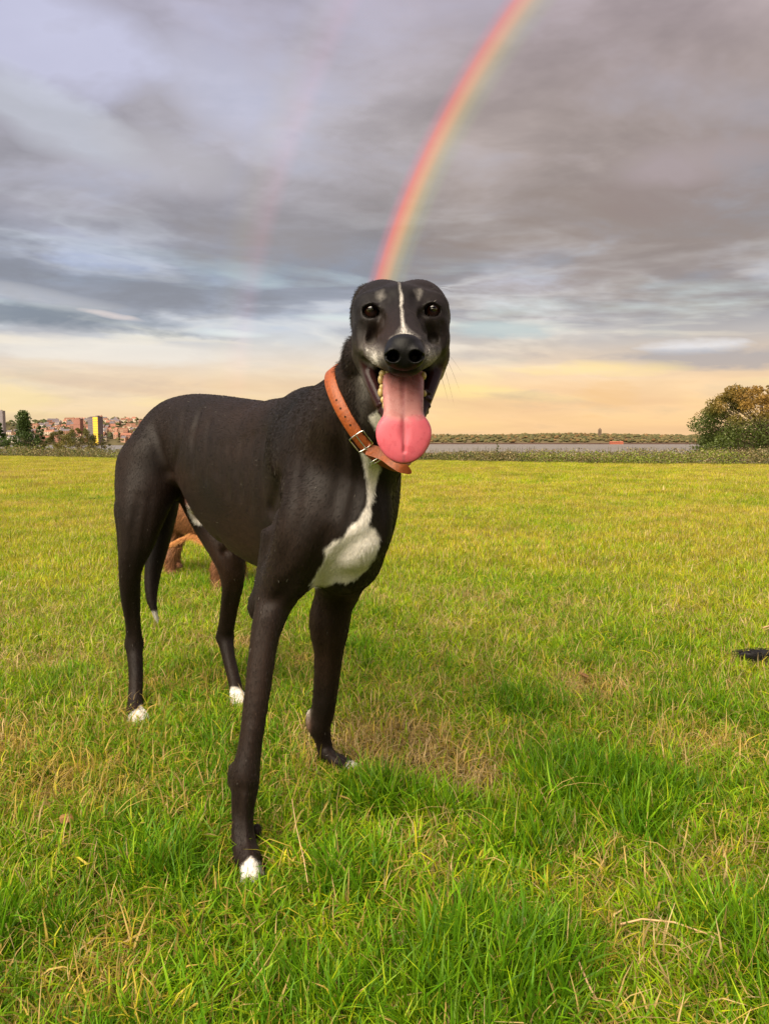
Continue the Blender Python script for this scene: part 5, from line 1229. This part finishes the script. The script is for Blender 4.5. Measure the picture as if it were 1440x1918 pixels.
    for hx, hy in ((652, 742), (660, 757), (668, 771), (676, 785)):
        c_, t_, o_ = frame_at(hx, hy); c_ = c_ + o_ * .0002; V_ = [c_] + [c_ + t_ * .0016 * math.cos(a_ * math.pi / 4) + nrm * .0016 * math.sin(a_ * math.pi / 4) for a_ in range(8)]
        hole = bpy.data.meshes.new('punched_hole'); hole.from_pydata([tuple(v) for v in V_], [], [(0, 1 + a_, 1 + (a_ + 1) % 8) for a_ in range(8)]); hole.materials.append(dark_)
        ho = bpy.data.objects.new('punched_hole', hole); COL.objects.link(ho); set_parent(ho, collar)
    # free strap end
    q = nearest(700, 832); fl = []
    pts = [ring[q] + dirs_[q] * .003, at(716, 851, 1.045), at(735, 864, 1.03), at(752, 875, 1.025), at(770, 886, 1.03)]
    A_ = np.array(pts); P_ = []
    for i in range(len(A_) - 1):
        p0, p1, p2, p3 = A_[max(i - 1, 0)], A_[i], A_[i + 1], A_[min(i + 2, len(A_) - 1)]
        for t in np.linspace(0, 1, 6, endpoint=False): P_.append(.5 * (2 * p1 + (p2 - p0) * t + (2 * p0 - 5 * p1 + 4 * p2 - p3) * t * t + (3 * p1 - p0 - 3 * p2 + p3) * t ** 3))
    P_.append(A_[-1]); P_ = np.array(P_); m_ = len(P_); VV = []
    for i in range(m_):
        t_ = P_[min(i + 1, m_ - 1)] - P_[max(i - 1, 0)]; t_ /= np.linalg.norm(t_)
        w_ = np.cross(t_, (0.1, -1, .1)); w_ /= np.linalg.norm(w_); o_ = np.cross(w_, t_)
        hw = .0082 * min(1, ((m_ - 1 - i) / 7.0) ** .7 + .08)
        for a_, b_ in ((-1, .0012), (1, .0012), (1, -.0012), (-1, -.0012)): VV.append(P_[i] + w_ * hw * a_ + o_ * b_)
    FF = [[i * 4 + j, i * 4 + (j + 1) % 4, (i + 1) * 4 + (j + 1) % 4, (i + 1) * 4 + j] for i in range(m_ - 1) for j in range(4)] + [[0, 3, 2, 1], [(m_ - 1) * 4 + j for j in range(4)]]
    mesh_np('strap_end', np.array(VV), np.array(FF), lea, collar, smooth=False)
    return root
make_dog()

# ------------------------------------------------------------------ the brown dog behind
def fuzz(V, Q, c_lo, c_hi, n, ln, root, mat, r0, lift, droop, axis_dir, seed=3):
    P, Nn, T, wt = tri_area_sample(V, Q, n)
    t = hash_noise(P, 22, seed)[:, None]; col = np.array(c_lo) * (1 - t) + np.array(c_hi) * t; col = np.clip(col * np.exp(rng.normal(0, .3, n))[:, None], 0, .9)
    D = np.tile(np.array(axis_dir, float), (n, 1)) + rng.normal(0, .3, (n, 3))
    h = hair_object('fur', P, D, Nn, ln * rng.uniform(.5, 1.3, n), col, r0, mat, root, lift, droop); tag(h, kind='stuff')
def make_brown_dog():
    root = empty('dog', (-.90, 3.45, 0), R(-20)); tag(root, 'brown dog standing behind, seen between the hind legs of the black greyhound', 'dog')
    F = Field(axis([(-1.25, -.30, .007)]), axis([(2.75, 3.95, .007)]), axis([(-.02, .66, .007)]))
    A = lambda px, z, d: np.array((at(px, 829, d)[0], d, z))
    F.chain([(A(318, .335, 3.62), .088), (A(350, .325, 3.52), .095), (A(395, .315, 3.40), .105), (A(440, .325, 3.28), .105)], .03)
    F.chain([(A(440, .36, 3.27), .085), (A(478, .42, 3.18), .065), (A(500, .46, 3.12), .055)], .04)
    F.chain([(A(505, .475, 3.10), .058), (A(522, .46, 3.03), .040), (A(538, .445, 2.97), .028)], .02)
    F.ell(A(500, .45, 3.17), (.03, .03, .07), .015); F.ell(A(514, .45, 3.03), (.02, .025, .06), .012)
    def leg(px, d, px2, d2, hz, rr):
        F.chain([(A(px, hz, d), .052), (A(px, hz - .09, d), .040), (A(px2, .10, d2), .026), (A(px2, .035, d2), .024)], .03)
        F.ell(A(px2 + 4, .02, d2 - .02), (.030, .040, .022), .012)
    leg(322, 3.60, 314, 3.56, .26, 1); leg(322, 3.74, 322, 3.76, .26, 1); leg(418, 3.30, 402, 3.27, .26, 1); leg(448, 3.42, 446, 3.42, .26, 1)
    F.chain([(A(308, .37, 3.68), .020), (A(296, .36, 3.76), .015), (A(290, .31, 3.82), .008)], .012)
    V, Q = F.mesh(); body = mesh_np('body', V, Q, simple_mat('brown_coat', (.15, .062, .027), .6, .3, .002, 60, .3), root)
    hm = bpy.data.materials['hair']
    fuzz(V, Q, (.10, .040, .017), (.34, .155, .065), 26000, .022, root, hm, .0006, .3, .5, (-.7, .5, -.5))
    # pale fringe hanging along the belly
    n = 1300; t = rng.random(n); b0 = at(306, 1028, 3.45); b1 = at(362, 1000, 3.38); b2 = at(392, 1014, 3.30)
    P = np.where((t < .66)[:, None], b0 + (b1 - b0) * (t / .66)[:, None], b1 + (b2 - b1) * ((t - .66) / .34)[:, None]) + rng.normal(0, .0045, (n, 3)); D = np.tile(np.array((-.75, .25, -.35)), (n, 1)) + rng.normal(0, .12, (n, 3)); Nn = np.tile(np.array((0, -1., 0)), (n, 1))
    col = np.clip(np.array((.55, .25, .09)) * np.exp(rng.normal(0, .35, n))[:, None], 0, .9)
    h = hair_object('belly_fringe', P, D, Nn, rng.uniform(.018, .035, n), col, .0006, hm, root, .1, .25); tag(h, 'pale orange fringe of longer hair along the belly', kind='stuff')
    em = simple_mat('dark_eye', (.01, .006, .004), .1, .7)
    for px, d in ((512, 3.065), (518, 3.08)):
        th = np.linspace(0, np.pi, 7)[:, None]; ph = np.linspace(0, 2 * np.pi, 11)[None, :-1]; S = np.stack([np.sin(th) * np.cos(ph), np.sin(th) * np.sin(ph), np.cos(th) * np.ones_like(ph)], -1).reshape(-1, 3) * .009
        mesh_np('eye', S + A(px, .492, d - .035), np.array([[i * 10 + j, (i + 1) * 10 + j, (i + 1) * 10 + (j + 1) % 10, i * 10 + (j + 1) % 10] for i in range(6) for j in range(10)]), em, root)
make_brown_dog()

# ------------------------------------------------------------------ the black dog lying at the right edge: only its tail reaches the picture
def make_tail_dog():
    g = ground_at(1440, 1262); d = g[1]
    root = empty('dog', (g[0] + .45, d + .05, 0)); tag(root, 'black dog lying in the grass past the right edge, only its furry tail tip showing', 'dog')
    F = Field(axis([(.95, 2.25, .007)]), axis([(d - .5, d + .65, .007)]), axis([(-.02, .42, .007)]))
    x0 = at(1380, 1240, d)[0]
    F.chain([((x0 + .03, d + .045, .042), .010), ((x0 + .09, d + .045, .040), .017), ((x0 + .19, d + .04, .036), .020), ((x0 + .32, d + .06, .05), .021), ((x0 + .42, d + .10, .10), .026)], .02)
    F.chain([((x0 + .48, d + .12, .11), .10), ((x0 + .68, d + .12, .13), .11), ((x0 + .86, d + .12, .15), .105), ((x0 + .96, d + .10, .22), .07), ((x0 + 1.02, d + .07, .29), .055)], .05)
    F.chain([((x0 + 1.02, d + .06, .30), .052), ((x0 + 1.08, d + .02, .285), .034), ((x0 + 1.13, d - .02, .275), .024)], .02)
    F.ell((x0 + .99, d + .00, .28), (.02, .02, .045), .01); F.ell((x0 + 1.03, d + .12, .28), (.02, .02, .045), .01)
    for s_, dd in ((-1, -.02), (1, .26)):
        F.chain([((x0 + .52, d + .12 + s_ * .06, .09), .07), ((x0 + .66, d + dd, .06), .04), ((x0 + .56, d + dd - .02, .03), .022), ((x0 + .70, d + dd - .03, .02), .020)], .03)
        F.chain([((x0 + .86, d + .12 + s_ * .05, .10), .05), ((x0 + .88, d + dd + .02, .04), .032), ((x0 + 1.06, d + dd + .01, .025), .022)], .03)
    V, Q = F.mesh(); mesh_np('body', V, Q, simple_mat('black_coat', (.010, .009, .009), .5, .3, .002, 60, .3), root)
    fuzz(V, Q, (.006, .005, .005), (.022, .019, .018), 16000, .030, root, bpy.data.materials['hair'], .0005, .35, .3, (-1, 0, .0), 5)
make_tail_dog()

# ------------------------------------------------------------------ fallen leaves and twigs
def build_litter():
    lm = simple_mat('dead_leaf', (.24, .12, .045), .7, .3, .002, 60, .3); tw = simple_mat('dry_twig', (.50, .33, .17), .8, .2, .001, 80, .25)
    spots = [(1326, 1195, .035, 'small curled tan leaf lying in the grass right of the middle'), (1090, 1282, .035, 'rusty brown dead leaf near the middle of the right side'), (125, 1560, .024, 'pale brown dead leaf on dry grass at the left side')]
    for px, py, s_, lab in spots:
        g = ground_at(px, py); V = []; F = []
        for i in range(7):
            u = i / 6; w_ = s_ * .42 * math.sin(math.pi * min(1, u * .93 + .05)) + .0008
            for j in range(-1, 2): V.append((s_ * (u - .5), w_ * j, .3 * s_ * (u - .5) ** 2 * 2 + abs(j) * w_ * .45))
        for i in range(6):
            for j in range(2): F.append([i * 3 + j, i * 3 + j + 1, (i + 1) * 3 + j + 1, (i + 1) * 3 + j])
        o = mesh_np('dead_leaf', np.array(V), np.array(F), lm); md = o.modifiers.new('thick', 'SOLIDIFY'); md.thickness = .0004
        o.location = (g[0], g[1], .022); o.rotation_euler = (.3, -.2, rng.uniform(0, 6)); tag(o, lab, 'leaf')
    def tubeo(pts, r_, lab, nm='straw_stem'):
        segs = [(pts[i], r_, pts[i + 1], r_ * .9) for i in range(len(pts) - 1)]; V, F = limb_mesh(segs, 6); V = np.array(V)
        root = mesh_np(nm, V, F, tw); tag(root, lab, 'straw'); return root
    def line(pp, zz): return [tuple(ground_at(px, py) * np.array((1, 1, 0)) + np.array((0, 0, z))) for (px, py), z in zip(pp, zz)]
    tubeo(line([(1160, 1772), (1200, 1769), (1260, 1774), (1320, 1790), (1380, 1812)], [.03, .035, .034, .03, .02]), .0013, 'long pale straw lying nearly level in the lower right corner')
    tubeo(line([(548, 1580), (556, 1620), (570, 1665), (580, 1700)], [.075, .06, .045, .02]), 0.0007, 'bent pale straw standing right of the front paw')
    tubeo(line([(1078, 1835), (1085, 1860), (1100, 1890), (1124, 1918)], [.03, .035, .03, .02]), .0014, 'short thick straw at the bottom right of the middle')
    tubeo(line([(1425, 1196), (1440, 1194), (1465, 1190)], [.035, .04, .035]), .0035, 'orange-tan stick lying in the grass at the right edge', 'stick')
build_litter()
